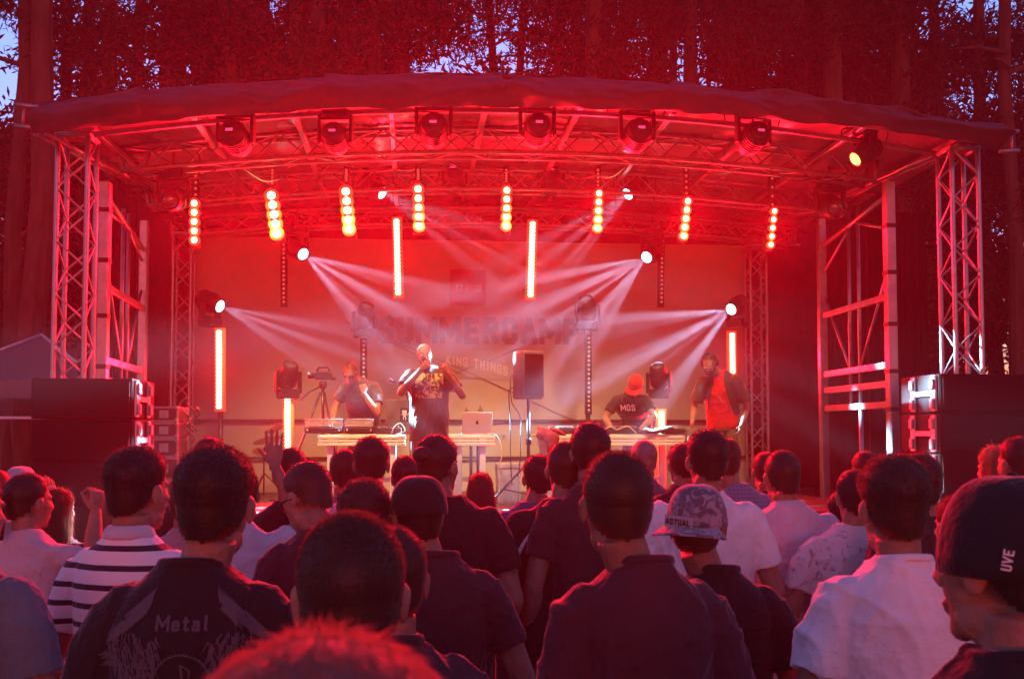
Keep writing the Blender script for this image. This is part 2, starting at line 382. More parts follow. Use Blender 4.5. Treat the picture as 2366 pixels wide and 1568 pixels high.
HAIR = {'black': mathair('hair_black', (.012, .010, .009)), 'brown': mathair('hair_brown', (.04, .018, .012)), 'fair': mathair('hair_fair', (.26, .17, .09)),
        'grey': mathair('hair_grey', (.22, .20, .19)), 'red_lit': mathair('hair_red_lit', (.30, .07, .045))}  # last entry: red stage light put into the hair's base colour
SKIN = {'a': matskin('skin_light', (.30, .15, .11)), 'b': matskin('skin_tan', (.24, .12, .08))}
CLOTH = {}
def cloth(name, c, rough=.85):
    if name not in CLOTH: CLOTH[name] = mat('cloth_' + name, c, rough, 0, .55, 22, .15, 7, spec=.25)
    return CLOTH[name]
def patterned(name, kind, c1, c2, scale=1.0, lo=.5, region=None):
    """cloth with a woven or printed pattern of its own; region = (xmin, xmax, zmin, zmax, side) in the wearer's frame"""
    m = mat('cloth_' + name, c1, .85, 0, .2, 200, 0); t = m.node_tree; N = t.nodes; L = t.links; b = N['Principled BSDF']
    tc = N.new('ShaderNodeTexCoord'); sp = N.new('ShaderNodeSeparateXYZ'); L.new(tc.outputs['Object'], sp.inputs[0])
    def mm(op, a, b_=None, c_=None):
        x = N.new('ShaderNodeMath'); x.operation = op
        for k, s in enumerate((a, b_, c_)):
            if s is None: continue
            if isinstance(s, (int, float)): x.inputs[k].default_value = s
            else: L.new(s, x.inputs[k])
        return x.outputs[0]
    if kind == 'stripe': fac = mm('LESS_THAN', mm('FRACT', mm('MULTIPLY', mm('ADD', sp.outputs[2], 10.0), scale)), lo)
    elif kind == 'blotch':
        n = N.new('ShaderNodeTexNoise'); n.inputs['Scale'].default_value = scale; n.inputs['Detail'].default_value = 3; n.inputs['Distortion'].default_value = 1.5
        L.new(tc.outputs['Object'], n.inputs['Vector']); fac = mm('MULTIPLY', mm('SUBTRACT', n.outputs[0], lo), 9.0); fac = mm('MINIMUM', mm('MAXIMUM', fac, 0), 1)
    elif kind == 'check':
        fac = mm('MAXIMUM', mm('LESS_THAN', mm('FRACT', mm('MULTIPLY', mm('ADD', sp.outputs[2], 10.0), scale)), lo), mm('LESS_THAN', mm('FRACT', mm('MULTIPLY', mm('ADD', sp.outputs[0], 10.0), scale)), lo * .6))
        fac = mm('MULTIPLY', fac, .6)
    if region:
        x0, x1, z0, z1, sd = region
        g = mm('MULTIPLY', mm('GREATER_THAN', sp.outputs[0], x0), mm('LESS_THAN', sp.outputs[0], x1))
        g = mm('MULTIPLY', g, mm('MULTIPLY', mm('GREATER_THAN', sp.outputs[2], z0), mm('LESS_THAN', sp.outputs[2], z1)))
        g = mm('MULTIPLY', g, mm('GREATER_THAN', mm('MULTIPLY', sp.outputs[1], sd), 0.02)); fac = mm('MULTIPLY', fac, g)
    mx = N.new('ShaderNodeMix'); mx.data_type = 'RGBA'; mx.inputs[6].default_value = (*c1, 1); mx.inputs[7].default_value = (*c2, 1)
    L.new(fac, mx.inputs[0]); L.new(mx.outputs[2], b.inputs['Base Color']); CLOTH[name] = m; return m

def hand_mb(curl, spread=0.0, thumb=.5):
    """right hand: wrist at the origin, fingers towards +z, palm towards +y, thumb on -x"""
    mb = MB(); mb.loft([(0, 0, -.02, .025, .018), (0, 0, .01, .028, .017), (0, 0, .045, .038, .016), (0, 0, .085, .04, .0135), (0, 0, .095, .034, .010)], 14, p=2.6)
    for k, (x, ln, r) in enumerate(((.031, .058, .0072), (.0105, .070, .0082), (-.0105, .078, .0085), (-.031, .070, .0082))):
        p = Vector((x, 0, .085)); a = 0; sp = (x * spread * 12)
        cv = curl[k] if isinstance(curl, (list, tuple)) else curl * (1 + .12 * (1.5 - k) * .5)
        for j, fr in enumerate((.45, .32, .25)):
            a += cv * (.8, 1.0, .7)[j]; q = p + Vector((math.sin(sp * .3) * math.cos(a), math.sin(a), math.cos(a))).normalized() * ln * fr * 1.1
            mb.capsule(p, q, r * (1 - .08 * j), r * (.94 - .08 * j), 8); p = q
    p = Vector((-.026, .004, .022)); q = p + Vector((-.026, .014, .034)); mb.capsule(p, q, .013, .0105, 8)
    u = q + Vector((-.012 + .02 * thumb, .012 + .02 * thumb, .028)); mb.capsule(q, u, .0095, .0078, 8)
    return mb
_H = {}
def hand_mesh(kind):
    if kind not in _H:
        c, s_, t = {'relaxed': (.38, 0, .4), 'fist': (1.35, 0, 1.0), 'grip': (1.15, 0, 1.0), 'open': ([.10, .12, .2, .1], .9, -.6), 'flat': (.12, .2, 0)}[kind]
        me = remesh(hand_mb(c, s_, t), .0038, 1)
        v = np.empty(len(me.vertices) * 3, np.float32); me.vertices.foreach_get('co', v); v = v.reshape(-1, 3)
        _H[kind] = (v, [tuple(p.vertices) for p in me.polygons]); bpy.data.meshes.remove(me)
    return _H[kind]

def head_mb(jaw=1.0):
    mb = MB()
    mb.ball((0, -.014, .148), (.0735, .093, .083), 20, 12)
    mb.ball((0, -.045, .115), (.062, .055, .06), 16, 10)
    mb.ball((0, .032, .095), (.058, .058, .075), 16, 10)
    mb.ball((0, .022, .045), (.053 * jaw, .058, .042), 16, 10)
    mb.ball((0, .066, .022), (.024, .020, .021), 10, 8)
    mb.ball((0, .070, .138), (.050, .020, .012), 14, 8)
    for s in (-1, 1):
        mb.ball((s * .036, .062, .098), (.018, .020, .016), 10, 7)
        mb.ball((s * .0755, -.004, .108), (.0075, .018, .031), 10, 8, Matrix.Rotation(s * R(-15), 3, 'Z') @ Matrix.Rotation(R(-10), 3, 'X'))
        mb.ball((s * .0785, -.009, .119), (.006, .014, .018), 10, 8, Matrix.Rotation(s * R(-26), 3, 'Z'))
        mb.ball((s * .010, .094, .082), (.009, .010, .008), 8, 6)
    mb.tube([(0, .084, .132), (0, .098, .108), (0, .108, .088), (0, .100, .080)], [.008, .010, .0125, .010], 8)
    mb.ball((0, .088, .055), (.023, .010, .0075), 10, 6)
    mb.ball((0, .086, .045), (.019, .010, .0075), 10, 6)
    return mb

def hairline(az):
    """lowest hair height above the chin for an azimuth (0 = face, pi = nape)"""
    a = abs(az); return np.interp(a, [0, .45, .85, 1.2, 1.5, 1.9, 2.4, 3.15], [.190, .188, .172, .135, .118, .066, .044, .038])
def hair_mesh(name, kind, hm, n, rg, near, lift=1.0, zmax=None):
    """scalp cap with tapering strands; kind sets thickness and strand length"""
    th, ln, out_, wd = {'buzz': (.0035, .008, .95, .0010), 'short': (.008, .014, .30, .0013), 'thick': (.014, .018, .35, .0015), 'fade': (.015, .016, .55, .0015), 'crop': (.005, .008, .5, .0012),
                        'long': (.010, .03, .1, .0018), 'curly': (.015, .018, .6, .0015), 'bald': (.002, .003, .9, .0009), 'wisp': (.010, .018, .06, .0008)}[kind]
    th *= lift; nu, nv = (96, 56) if near else (40, 26)
    ph = rg.uniform(0, 6, 6)
    def surf(az, el, t):
        # az from the face (+y) round; el from -.55 to pi/2
        x = np.sin(az) * np.cos(el); y = np.cos(az) * np.cos(el); z = np.sin(el)
        lump = 1 + (.12 if kind in ('buzz', 'crop', 'bald', 'wisp') else 1) * (.35 * np.sin(x * 9 + ph[0]) * np.sin(y * 8 + ph[1]) + .3 * np.sin(z * 11 + x * 7 + ph[2]) + .22 * np.sin(y * 23 + ph[3]) * np.sin(x * 21 + ph[4]))
        px = x * .0745; py = y * .094 - .014; pz = z * .085 + .148
        # the lower back follows the neck side of the skull
        t_ = np.clip((-.30 - el) / .85, 0, 1); e0 = np.where(el < -.30, -.30, el); sc_ = 1 - .26 * t_ ** 1.4
        px = np.sin(az) * np.cos(e0) * .0745 * sc_; py = np.cos(az) * np.cos(e0) * .094 * sc_ - .014; pz = np.sin(e0) * .085 + .148 - t_ * .115
        z = np.sin(e0) - t_ * .3
        hl = hairline(np.where(az > np.pi, az - 2 * np.pi, az)); k = np.clip((pz - hl) / .022, -1, 1)
        top = (.10 + 1.15 * np.clip(z * 1.6 + .1, 0, 1)) if kind in ('fade', 'thick') else .25 + .95 * np.clip(z + .1, 0, 1); tt = np.where(k > 0, th * k * top * (.75 + .25 * lump), .035 * k) * t
        nx, ny, nz = x / .0745, y / .094, z / .085; l = np.sqrt(nx * nx + ny * ny + nz * nz)
        return np.stack([px + nx / l * tt, py + ny / l * tt, pz + nz / l * tt], -1), np.stack([nx / l, ny / l, nz / l], -1), k
    az = np.linspace(0, 2 * np.pi, nu, endpoint=False); el = np.linspace(-1.15, np.pi / 2 - .01, nv)
    A, E = np.meshgrid(az, el); V, _, kk = surf(A.ravel(), E.ravel(), 1.0)
    idx = np.arange(nu * nv).reshape(nv, nu); a_, b_ = idx[:-1], idx[1:]
    Fq = np.stack([a_, np.roll(a_, -1, 1), np.roll(b_, -1, 1), b_], -1).reshape(-1, 4); Fq = Fq[kk[Fq].min(1) > .42]
    # strands
    az = rg.uniform(0, 2 * np.pi, n); el = np.arcsin(rg.uniform(-.9, 1, n)); Pp, Nn, k = surf(az, el, .8); kmin = rg.uniform(.0, .55, n); ok = (k > kmin) if zmax is None else (k > kmin) & (Pp[:, 2] < zmax); kf = np.clip(k, .25, 1)[ok][:, None]
    Pp, Nn = Pp[ok], Nn[ok]; n = len(Pp)
    down = np.stack([Nn[:, 0] * .3, Nn[:, 1] * .2 - .45, -np.ones(n) * .75], -1); down -= Nn * (down * Nn).sum(1)[:, None]
    rn = rg.normal(size=(n, 3)) * {'curly': .35, 'thick': .3, 'wisp': .13}.get(kind, .2)
    out_ = out_ * (.5 + .6 * np.clip(Nn[:, 2:3], 0, 1)); D = Nn * out_ + down * (1 - out_) + rn; D /= np.linalg.norm(D, axis=1)[:, None]
    L_ = ln * rg.uniform(.5, 1.15, n)[:, None] * (.35 + .85 * np.clip(Nn[:, 2:3], 0, 1)) * kf
    L_ = L_ * np.where(rg.random(n) < (.04 if kind != 'wisp' else .004), 1.9, 1.0)[:, None]
    S = np.cross(D, rg.normal(size=(n, 3))); S /= np.linalg.norm(S, axis=1)[:, None]; w2 = wd * (1 if near else 1.8)
    mid = Pp + D * L_ * .55; tip = Pp + D * L_ + np.array([0, 0, -1]) * L_ * (.06 if kind in ('buzz', 'crop') else .25)
    o = len(V); SV = np.concatenate([Pp - S * w2 / 2, Pp + S * w2 / 2, mid + S * w2 * .35, mid - S * w2 * .35, tip]); i = np.arange(n) + o
    faces = [tuple(q) for q in Fq] + list(zip(i, i + n, i + 2 * n, i + 3 * n)) + list(zip(i + 3 * n, i + 2 * n, i + 4 * n))
    V = np.concatenate([V, SV]); V = V @ np.array(hm.to_3x3()).T + np.array(hm.translation)
    me = bpy.data.meshes.new(name); me.from_pydata(V.tolist(), [], faces); me.update()
    me.polygons.foreach_set('use_smooth', [True] * len(me.polygons)); return me
def fall_mesh(name, hm, n, rg, length, width, wd=.0025, back=-.07):
    """long hair falling from the back of the head to the shoulders: a soft mass covered by strands"""
    mb = MB(); mb.loft([(0, -.03, .21, .04, .05), (0, -.035, .17, .078, .085), (0, -.045, .11, .085, .08), (0, -.055, .04, width * .92, .06), (0, back, -length * .45, width, .045), (0, back, -length * .85, width * .9, .035), (0, back, -length, width * .55, .02)], 20)
    me = remesh(mb, .008, 3); V = np.empty(len(me.vertices) * 3, np.float32); me.vertices.foreach_get('co', V); V = V.reshape(-1, 3)
    Fq = [tuple(p.vertices) for p in me.polygons]; ids = rg.integers(0, len(V), n); bpy.data.meshes.remove(me)
    Pp = V[ids]; D = np.stack([rg.normal(size=n) * .12 + Pp[:, 0] * 1.2, rg.normal(size=n) * .12 - .12, -np.ones(n)], -1); D /= np.linalg.norm(D, axis=1)[:, None]
    L_ = rg.uniform(.03, .11, n)[:, None]; S = np.tile(np.array([[1., .2, 0]]), (n, 1)); o = len(V)
    out = np.stack([Pp[:, 0], Pp[:, 1] + .04, Pp[:, 2] * 0], -1); out /= np.linalg.norm(out, axis=1)[:, None] + 1e-6
    a = Pp - D * .02 + out * .002; tip = Pp + D * L_ + out * .006
    SV = np.concatenate([a - S * wd / 2, a + S * wd / 2, tip]); i = np.arange(n) + o
    V = np.concatenate([V, SV]); V = V @ np.array(hm.to_3x3()).T + np.array(hm.translation)
    m2 = bpy.data.meshes.new(name); m2.from_pydata(V.tolist(), [], Fq + list(zip(i, i + n, i + 2 * n))); m2.update()
    m2.polygons.foreach_set('use_smooth', [True] * len(m2.polygons)); return m2

TORSO = [(0, 0, .84, .140, .105), (0, -.005, .92, .170, .118), (0, 0, 1.00, .162, .110), (0, .005, 1.09, .150, .104), (0, .005, 1.20, .160, .110), (0, 0, 1.31, .175, .114),
         (0, -.008, 1.39, .182, .106), (0, -.012, 1.44, .160, .086), (0, -.014, 1.475, .120, .070), (0, -.014, 1.50, .086, .060), (0, -.010, 1.53, .058, .052)]
SHIRT = [(0, 0, .86, .172, .125), (0, -.003, .93, .182, .128), (0, 0, 1.02, .176, .122), (0, .002, 1.12, .172, .120), (0, 0, 1.22, .180, .124), (0, 0, 1.32, .190, .126),
         (0, -.008, 1.40, .192, .117), (0, -.012, 1.45, .176, .100), (0, -.014, 1.49, .144, .086), (0, -.014, 1.518, .106, .075), (0, -.016, 1.54, .078, .067), (0, -.018, 1.556, .071, .064)]
NP = [0]
def person(label, px, top, w_, Y=None, bx=None, face=None, H=None, zb=0.0, hair='short', hc='brown', skin='a', shirt=None, sleeve=.62, legs='long', lc=(.03, .035, .05),
           L=None, Rr=None, hyaw=0, htilt=0, hroll=0, lean=0, wide=.93, deep=1.0, wrinkle=.0045, group='people in the crowd', hem=.0, hands=('relaxed', 'relaxed'), lift=1.0, extras=None, strands=None, collar=False, jaw=1.0, rawH=None, zmax=None):
    """one whole figure; px, top, w_ = head centre, head top and head width in a 2366 px wide view"""
    NP[0] += 1; rg = np.random.default_rng(100 + NP[0])
    if Y is None: Y = 408.0 / w_
    hp = P(px, top, Y); hp.z -= {'short': .010, 'thick': .020, 'fade': .022, 'curly': .022, 'crop': .006, 'wisp': .010, 'bun': .010, 'fall': .010}.get(hair, .003) * (lift if hair != 'wisp' else 1)
    if bx is None: bx = px
    bp = P(bx, top, Y)
    near = Y < 3.8; s = (hp.z - zb) / 1.788 if rawH is None else rawH / 1.788
    if face is None: face = math.degrees(math.atan2(bp.x - .8, 11.5 - Y)) + rg.uniform(-6, 6)
    root = thing('person', label, 'person', (bp.x, Y, zb), R(face), group)
    rot = Matrix.Rotation(-R(face), 3, 'Z'); off = rot @ (Vector((hp.x - bp.x, 0, 0))) / s
    hx = max(-.09, min(.09, off.x)); hy = max(-.09, min(.09, off.y))
    S = Matrix.Scale(s, 4)
    def bend(p):
        p = Vector(p)
        if lean and p.z > .9:
            t = min(1, (p.z - .9) / .35); a = -R(lean) * (t * t * (3 - 2 * t)) if p.z < 1.25 else -R(lean)
            q = Matrix.Rotation(a, 3, 'X') @ Vector((p.x, p.y, p.z - .95)); p = Vector((q.x, q.y, q.z + .95))
        return p
    def bent(mb): mb.v = [tuple(bend(p)) for p in mb.v]; return mb
    W = wide
    sh = .178 * W
    def arm(sd, spec):
        if spec is None:
            j = rg.uniform(-.02, .02, 3); e = (sd * (.258 * W + j[0]), -.03 + j[1], 1.15); wv = (sd * (.262 * W + j[2]), .07 + 2 * j[1], .91)
            return [bend((sd * sh, -.005, 1.435)), bend(e), bend(wv)]
        return [bend((sd * sh, -.005, 1.435)) if len(spec) < 9 else Vector(spec[6:9]), Vector(spec[0:3]), Vector(spec[3:6])]
    AR, AL = arm(1, Rr), arm(-1, L)
    # head placement
    hm = Matrix.Translation(bend((hx, .012 + hy, 1.545))) @ Matrix.Rotation(-R(lean * .8), 4, 'X') @ Matrix.Rotation(R(hyaw), 4, 'Z') @ Matrix.Rotation(R(-htilt), 4, 'X') @ Matrix.Rotation(R(hroll), 4, 'Y') @ Matrix.Scale(1.045, 4)
    fix = Matrix.Translation(Vector((0, 0, 0)))
    body = MB(); body.loft([(x, y, z, a * W, b * deep) for x, y, z, a, b in TORSO], 24); bent(body)
    nb = bend((0, -.012, 1.48)); body.tube([nb, nb.lerp(hm @ Vector((0, -.02, .03)), .5), hm @ Vector((0, -.025, .055))], [.060, .055, .056], 14)
    body.join(head_mb(jaw), hm)
    for a in (AR, AL):
        body.capsule(a[0] + Vector((-.02 if a is AR else .02, 0, 0)), a[0].lerp(a[1], .35), .050 * W, .048, 14)
        body.capsule(a[0].lerp(a[1], .3), a[1], .050, .041, 14); body.capsule(a[1], a[1].lerp(a[2], .35), .041, .043, 14); body.capsule(a[1].lerp(a[2], .35), a[2], .042, .026, 12)
    lg = []
    for sd in (-1, 1):
        hipj = Vector((sd * .09, 0, .90)); kn = Vector((sd * (.10 + rg.uniform(0, .03)), .02, .49)); an = Vector((sd * (.11 + rg.uniform(0, .04)), -.02, .09)); lg.append((hipj, kn, an))
        body.capsule(hipj, kn, .082, .054, 14); body.capsule(kn, kn.lerp(an, .3), .052, .056, 12); body.capsule(kn.lerp(an, .3), an, .054, .036, 12)
    body.xf(S); me = remesh(body, .0062 if near else .0085, 3)
    # hands join the same mesh at the wrists
    bv = [v.co.to_tuple() for v in me.vertices]; bf = [tuple(p.vertices) for p in me.polygons]; bpy.data.meshes.remove(me)
    for k, (a, hk) in enumerate(zip((AR, AL), hands)):
        kind, zdir, ydir = hk if isinstance(hk, tuple) else (hk, None, None)
        z = Vector(zdir) if zdir else (a[2] - a[1]); z.normalize(); y = Vector(ydir) if ydir else Vector((-1 if k == 0 else 1, .25, .1))
        y = (y - z * y.dot(z)).normalized(); x = y.cross(z)
        mt = Matrix((x, y, z)).transposed().to_4x4(); mt = Matrix.Translation(a[2]) @ mt
        if (k == 1): mt = mt @ Matrix.Scale(-1, 4, (1, 0, 0))
        hv, hf = hand_mesh(kind); mt = S @ mt; m3 = np.array(mt.to_3x3()); vv = hv @ m3.T + np.array(mt.translation); o = len(bv)
        bv += vv.tolist(); bf += [tuple(i + o for i in (q if k == 0 else q[::-1])) for q in hf]
    me = bpy.data.meshes.new('body'); me.from_pydata(bv, [], bf); me.update(); me.polygons.foreach_set('use_smooth', [True] * len(bf)); me.materials.append(SKIN[skin])
    link('body', me, root)
    # shirt
    if shirt is not None:
        mb = MB(); secs = [(x, y, z, a * W, b * deep) for x, y, z, a, b in SHIRT]
        if hem: secs = [(0, 0, .86 + hem, .176 * W, .128 * deep)] + [q for q in secs if q[2] > .9 + hem]
        mb.loft(secs, 28); bent(mb)
        for a in (AR, AL):
            ct = Vector((-.03 if a is AR else .03, 0, .0))
            if sleeve > 0:
                mb.capsule(a[0] + ct, a[0].lerp(a[1], .3), .073 * W, .068 * (W + 1) / 2, 16)
                en = a[0].lerp(a[1], min(1, sleeve)); mb.tube([a[0] + ct * .5, a[0].lerp(a[1], .3), en], [.068, .068 * (W + 1) / 2, .068 * (W + 1) / 2 if sleeve < 1 else .058], 16)
                if sleeve > 1: mb.tube([a[1] + (a[0] - a[1]).normalized() * .03, a[1], a[1].lerp(a[2], (sleeve - 1))], [.056, .057, .046], 14)
            elif sleeve == 0: mb.capsule(a[0] + ct * 1.6, a[0] + ct * .8, .058, .05, 12)
        mb.xf(S); me = remesh(mb, .0068 if near else .0095, 3, wrinkle * 1.8, NP[0]); setmat(me, shirt); so = link('shirt', me, root)
    if not collar and near and shirt is not None:
        cb = MB(); c0 = bend((0, -.018, 1.550)); cb.tube([c0 + Vector((math.sin(t) * .0695, math.cos(t) * .063, -.012 * math.cos(t) - .004)) for t in np.linspace(0, 2 * math.pi, 33)], .0075, 8, ell=(.6, 1.3), cap=False); cb.xf(S).build('neckband', shirt, root, True)
    if collar:
        cb = MB(); c0 = bend((0, -.018, 1.548))
        cb.tube([c0 + Vector((math.sin(t) * .068, math.cos(t) * .062, .004 if math.cos(t) < 0 else -.02 * math.cos(t))) for t in np.linspace(.35, 2 * math.pi - .35, 18)], .017, 8, ell=(.5, 1.3))
        cb.xf(S).build('collar', collar, root, True)
    # legs
    mb = MB(); mb.loft([(0, 0, .83, .15 * W, .115 * deep), (0, -.005, .92, .178 * W, .126 * deep), (0, 0, 1.0, .168 * W, .118 * deep)], 22)
    for h, kn, an in lg:
        if legs == 'short': mb.tube([h, h.lerp(kn, .5), kn], [.092, .090, .082], 14)
        else: mb.tube([h, kn, an + Vector((0, 0, .02))], [.092, .070, .055], 14)
    mb.xf(S); me = remesh(mb, .013, 2, .004, NP[0] + 7); setmat(me, lc if isinstance(lc, bpy.types.Material) else cloth('trousers%d' % (int(lc[0] * 1000)), lc)); link('shorts' if legs == 'short' else 'trousers', me, root)
    for h, kn, an in lg:
        b = MB(); b.loft([(an.x, .06, .005, .05, .145), (an.x, .06, .03, .052, .148), (an.x, .05, .055, .046, .13), (an.x, .0, .085, .04, .075), (an.x, -.02, .12, .038, .05)], 16)
        b.xf(S).build('shoe', M['black'], root, True)
    # hair
    hm2 = S @ hm
    if hair not in (None, 'cap'):
        kind = {'bun': 'short', 'fall': 'long', 'tail': 'short'}.get(hair, hair)
        ns = strands or (26000 if Y < 1.8 else 14000 if near else 3500)
        me = hair_mesh('hair', kind, hm2, ns, rg, near, lift, zmax); setmat(me, HAIR[hc]); ho = link('hair', me, root)
        if hair == 'fall':
            me = fall_mesh('long_hair', hm2, 5000, rg, .24, .105); setmat(me, HAIR[hc]); link('long_hair', me, root)
        if hair == 'bun':
            b = MB(); b.ball((.01, -.135, .165), (.040, .034, .034), 16, 10); b.tube([(0, -.10, .16), (.008, -.12, .163)], [.032, .025], 12); b.xf(hm2); me = remesh(b, .005, 1, .0018, 3); setmat(me, HAIR[hc]); link('hair_bun', me, root)
        if hair == 'tail':
            b = MB(); b.tube([(0, -.10, .16), (0, -.15, .15), (.01, -.155, .06), (.015, -.14, -.03)], [.022, .032, .036, .012], 12); b.xf(hm2); me = remesh(b, .005, 1, .002, 4); setmat(me, HAIR[hc]); link('ponytail', me, root)
    if extras: extras(root, hm2, S, AR, AL, bend)
    return root

def cap_part(root, hm, m, brim_az=0.0, mbrim=None, patch=None, low=.115):
    """baseball cap on the head frame; brim_az 0 = over the face, 180 = over the nape"""
    b = MB(); rows = []
    rz = Matrix.Rotation(R(brim_az or 0), 3, 'Z')
    for i in range(11):
        t = i / 10; z = low + .012 + (.242 - low - .012) * math.sin(t * math.pi / 2); k = math.cos(t * math.pi / 2) ** .62 if t < 1 else .03
        rows.append((0, -.014, z, .088 * k, .107 * k))
    b.loft(rows, 40, p=2.05); b.ball((0, -.014, .242), (.008, .008, .005), 8, 5)
    o = b.xf(hm).build('cap', m, root, True)
    if brim_az is None: return o
    bb = MB(); V = []; nx = 14
    for layer in (0, .004):
        for i in range(nx + 1):
            a = (i / nx - .5) * 2.1
            for j in range(7):
                u = j / 6; r0 = .100; rr = r0 + .075 * u * math.cos(a * .85) ** .6 if abs(a * .85) < 1.57 else r0
                x = math.sin(a) * (.086 + (rr - r0) * .75); y = math.cos(a) * (.098 + (rr - r0) * 1.0); z = low + .016 - .018 * u * (1 + .0) - .020 * (math.sin(a) ** 2) * u + layer
                p = rz @ Vector((x, y, 0)); V.append(Vector((p.x, p.y - .014, z)))
    h = (nx + 1) * 7; Fc = []
    for i in range(nx):
        for j in range(6):
            q = (i * 7 + j, (i + 1) * 7 + j, (i + 1) * 7 + j + 1, i * 7 + j + 1); Fc.append(q); Fc.append(tuple(k + h for k in q[::-1]))
        Fc.append((i * 7 + 6, (i + 1) * 7 + 6, (i + 1) * 7 + 6 + h, i * 7 + 6 + h))
    bb.add(V, Fc); br = bb.xf(hm).build('brim', mbrim or m, root, True); br.parent = o
    return o

def glasses_part(root, hm, m, frame_m=None, r=.022):
    b = MB()
    for s_ in (-1, 1):
        b.tube([(s_ * .033 + r * 1.1 * math.cos(t), .094 - abs(s_ * .033 + r * math.cos(t)) * .12, .112 + r * .85 * math.sin(t)) for t in np.linspace(0, 2 * math.pi, 17)], .0028, 6, cap=False)
        b.tube([(s_ * .057, .086, .116), (s_ * .079, .03, .118), (s_ * .083, -.012, .112)], .0026, 6)
    b.tube([(-.011, .098, .116), (.011, .098, .116)], .0025, 6)
    o = b.xf(hm).build('glasses', frame_m or M['black'], root, True)
    if m:
        for s_ in (-1, 1):
            MB().ball((s_ * .033, .089, .112), (r * 1.08, .006, r * .84), 14, 6).xf(hm).build('lens', m, o, True)
    return o

def face_part(root, hm, beard=None, brows='brown'):
    for s_ in (-1, 1):
        e = MB(); e.ball((s_ * .031, .0835, .113), (.0125, .009, .0085), 12, 8); e.ball((s_ * .031, .0915, .113), (.0052, .0028, .0052), 10, 6, mi=1); e.xf(hm).build('eye', [M['eye'], M['pupil']], root, True)
    e = MB()
    for s_ in (-1, 1): e.tube([(s_ * .014, .098, .131), (s_ * .032, .094, .136), (s_ * .05, .080, .130)], [.0035, .0042, .002], 6)
    e.xf(hm).build('eyebrows', HAIR[brows], root, True)
    e = MB(); e.tube([(-.022, .093, .050), (0, .1005, .0515), (.022, .093, .050)], [.002, .0035, .002], 6); e.xf(hm).build('mouth', M['lips'], root, True)
    if beard:
        b = MB(); b.ball((0, .05, .028), (.052, .05, .034), 16, 10); b.ball((0, .085, .03), (.026, .02, .024), 12, 8)
        for s_ in (-1, 1): b.capsule((s_ * .050, .035, .05), (s_ * .064, .015, .10), .018, .009)
        b.tube([(-.028, .092, .045), (-.02, .099, .066), (0, .104, .069), (.02, .099, .066), (.028, .092, .045)], .007, 8); b.xf(hm); me = remesh(b, .0045, 1, .0012, 9)
        setmat(me, HAIR[beard]); link('beard', me, root)

# ------------------------------------------------------------------ ground, forest, haze
def ground():
    n = 60; V = []; Fc = []
    for j in range(n + 1):
        for i in range(n + 1):
            x, y = -46 + 92 * i / n, -11 + 54 * j / n
            V.append((x, y, .05 * noise.noise(Vector((x * .3, y * .3, 0))) - .06 if y < 9 or abs(x) > 6 else -.06))
    for j in range(n):
        for i in range(n): Fc.append((j * (n + 1) + i, j * (n + 1) + i + 1, (j + 1) * (n + 1) + i + 1, (j + 1) * (n + 1) + i))
    tag(MB().add(V, Fc).build('ground', M['ground'], None, True), kind='structure')
ground()

def crown_mesh(seed, H, z0, R0, n, dens=.9):
    """needle clumps on drooping limbs spread through the height of a pine"""
    rg = np.random.default_rng(seed); V = []; Fc = []
    nb = 30; P0 = []; 
    for b in range(nb):
        t = rg.uniform(0, 1); z = z0 + (H - z0) * t; L = R0 * (1 - .72 * t) * rg.uniform(.6, 1.1); a = rg.uniform(0, 6.28)
        u = rg.uniform(.25, 1, n // nb) ** .6; c = np.stack([np.cos(a) * L * u, np.sin(a) * L * u, z + L * u * .22 - (L * u) ** 2 * .05], -1)
        c += rg.normal(size=c.shape) * (.16 + .22 * u)[:, None]; P0.append(c)
    C = np.concatenate(P0); C = np.repeat(C[rg.permutation(len(C))[:len(C) // 15]], 15, 0); C = C + rg.normal(size=C.shape) * .12; m = len(C); d = rg.normal(size=(m, 3)); d /= np.linalg.norm(d, axis=1)[:, None]
    e = np.cross(d, rg.normal(size=(m, 3))); e /= np.linalg.norm(e, axis=1)[:, None]; s = rg.uniform(.06, .13, m)[:, None]
    V = np.concatenate([C - d * s, C + e * s * .24, C + d * s, C - e * s * .24]); i = np.arange(m)
    me = bpy.data.meshes.new('crown'); me.from_pydata(V.tolist(), [], list(zip(i, i + m, i + 2 * m, i + 3 * m))); me.update(); return me
def trunk_mesh(seed, H, r, z0, R0):
    rg = random.Random(seed); mb = MB(); pts = [(rg.uniform(-.12, .12) * (k > 0), rg.uniform(-.12, .12) * (k > 0), H * k / 8 - (.2 if k == 0 else 0)) for k in range(9)]
    mb.tube(pts, [r * (1.15 if k == 0 else 1 - .85 * k / 8) for k in range(9)], 10)
    for k in range(22):
        z = rg.uniform(z0 * .6, H * .97); a = rg.uniform(0, 6.28); L = R0 * (1 - .6 * z / H) * rg.uniform(.35, 1)
        mb.tube([(0, 0, z), (math.cos(a) * L * .5, math.sin(a) * L * .5, z + L * .12), (math.cos(a) * L, math.sin(a) * L, z + L * .1)], [.05, .032, .01], 5)
    return mb
KINDS = []
for k, (H, r, z0, R0, n) in enumerate(((21, .20, 6.5, 2.3, 30000), (24, .24, 8.6, 2.5, 26000), (17, .16, 3.2, 2.4, 30000), (22, .17, 8.5, 1.9, 4500), (7.6, .12, .4, 2.5, 26000))):
    cm = crown_mesh(50 + k, H, z0, R0, n); tm = trunk_mesh(60 + k, H, r, z0, R0).mesh('trunk')
    cm.materials.append(M['needle' if k % 2 else 'needle2']); tm.materials.append(M['bark']); KINDS.append((cm, tm, H, r))
NAMES = ['tall pine', 'thick-trunked pine', 'bushy spruce', 'slender bare-stemmed pine', 'low young spruce']
trees = []
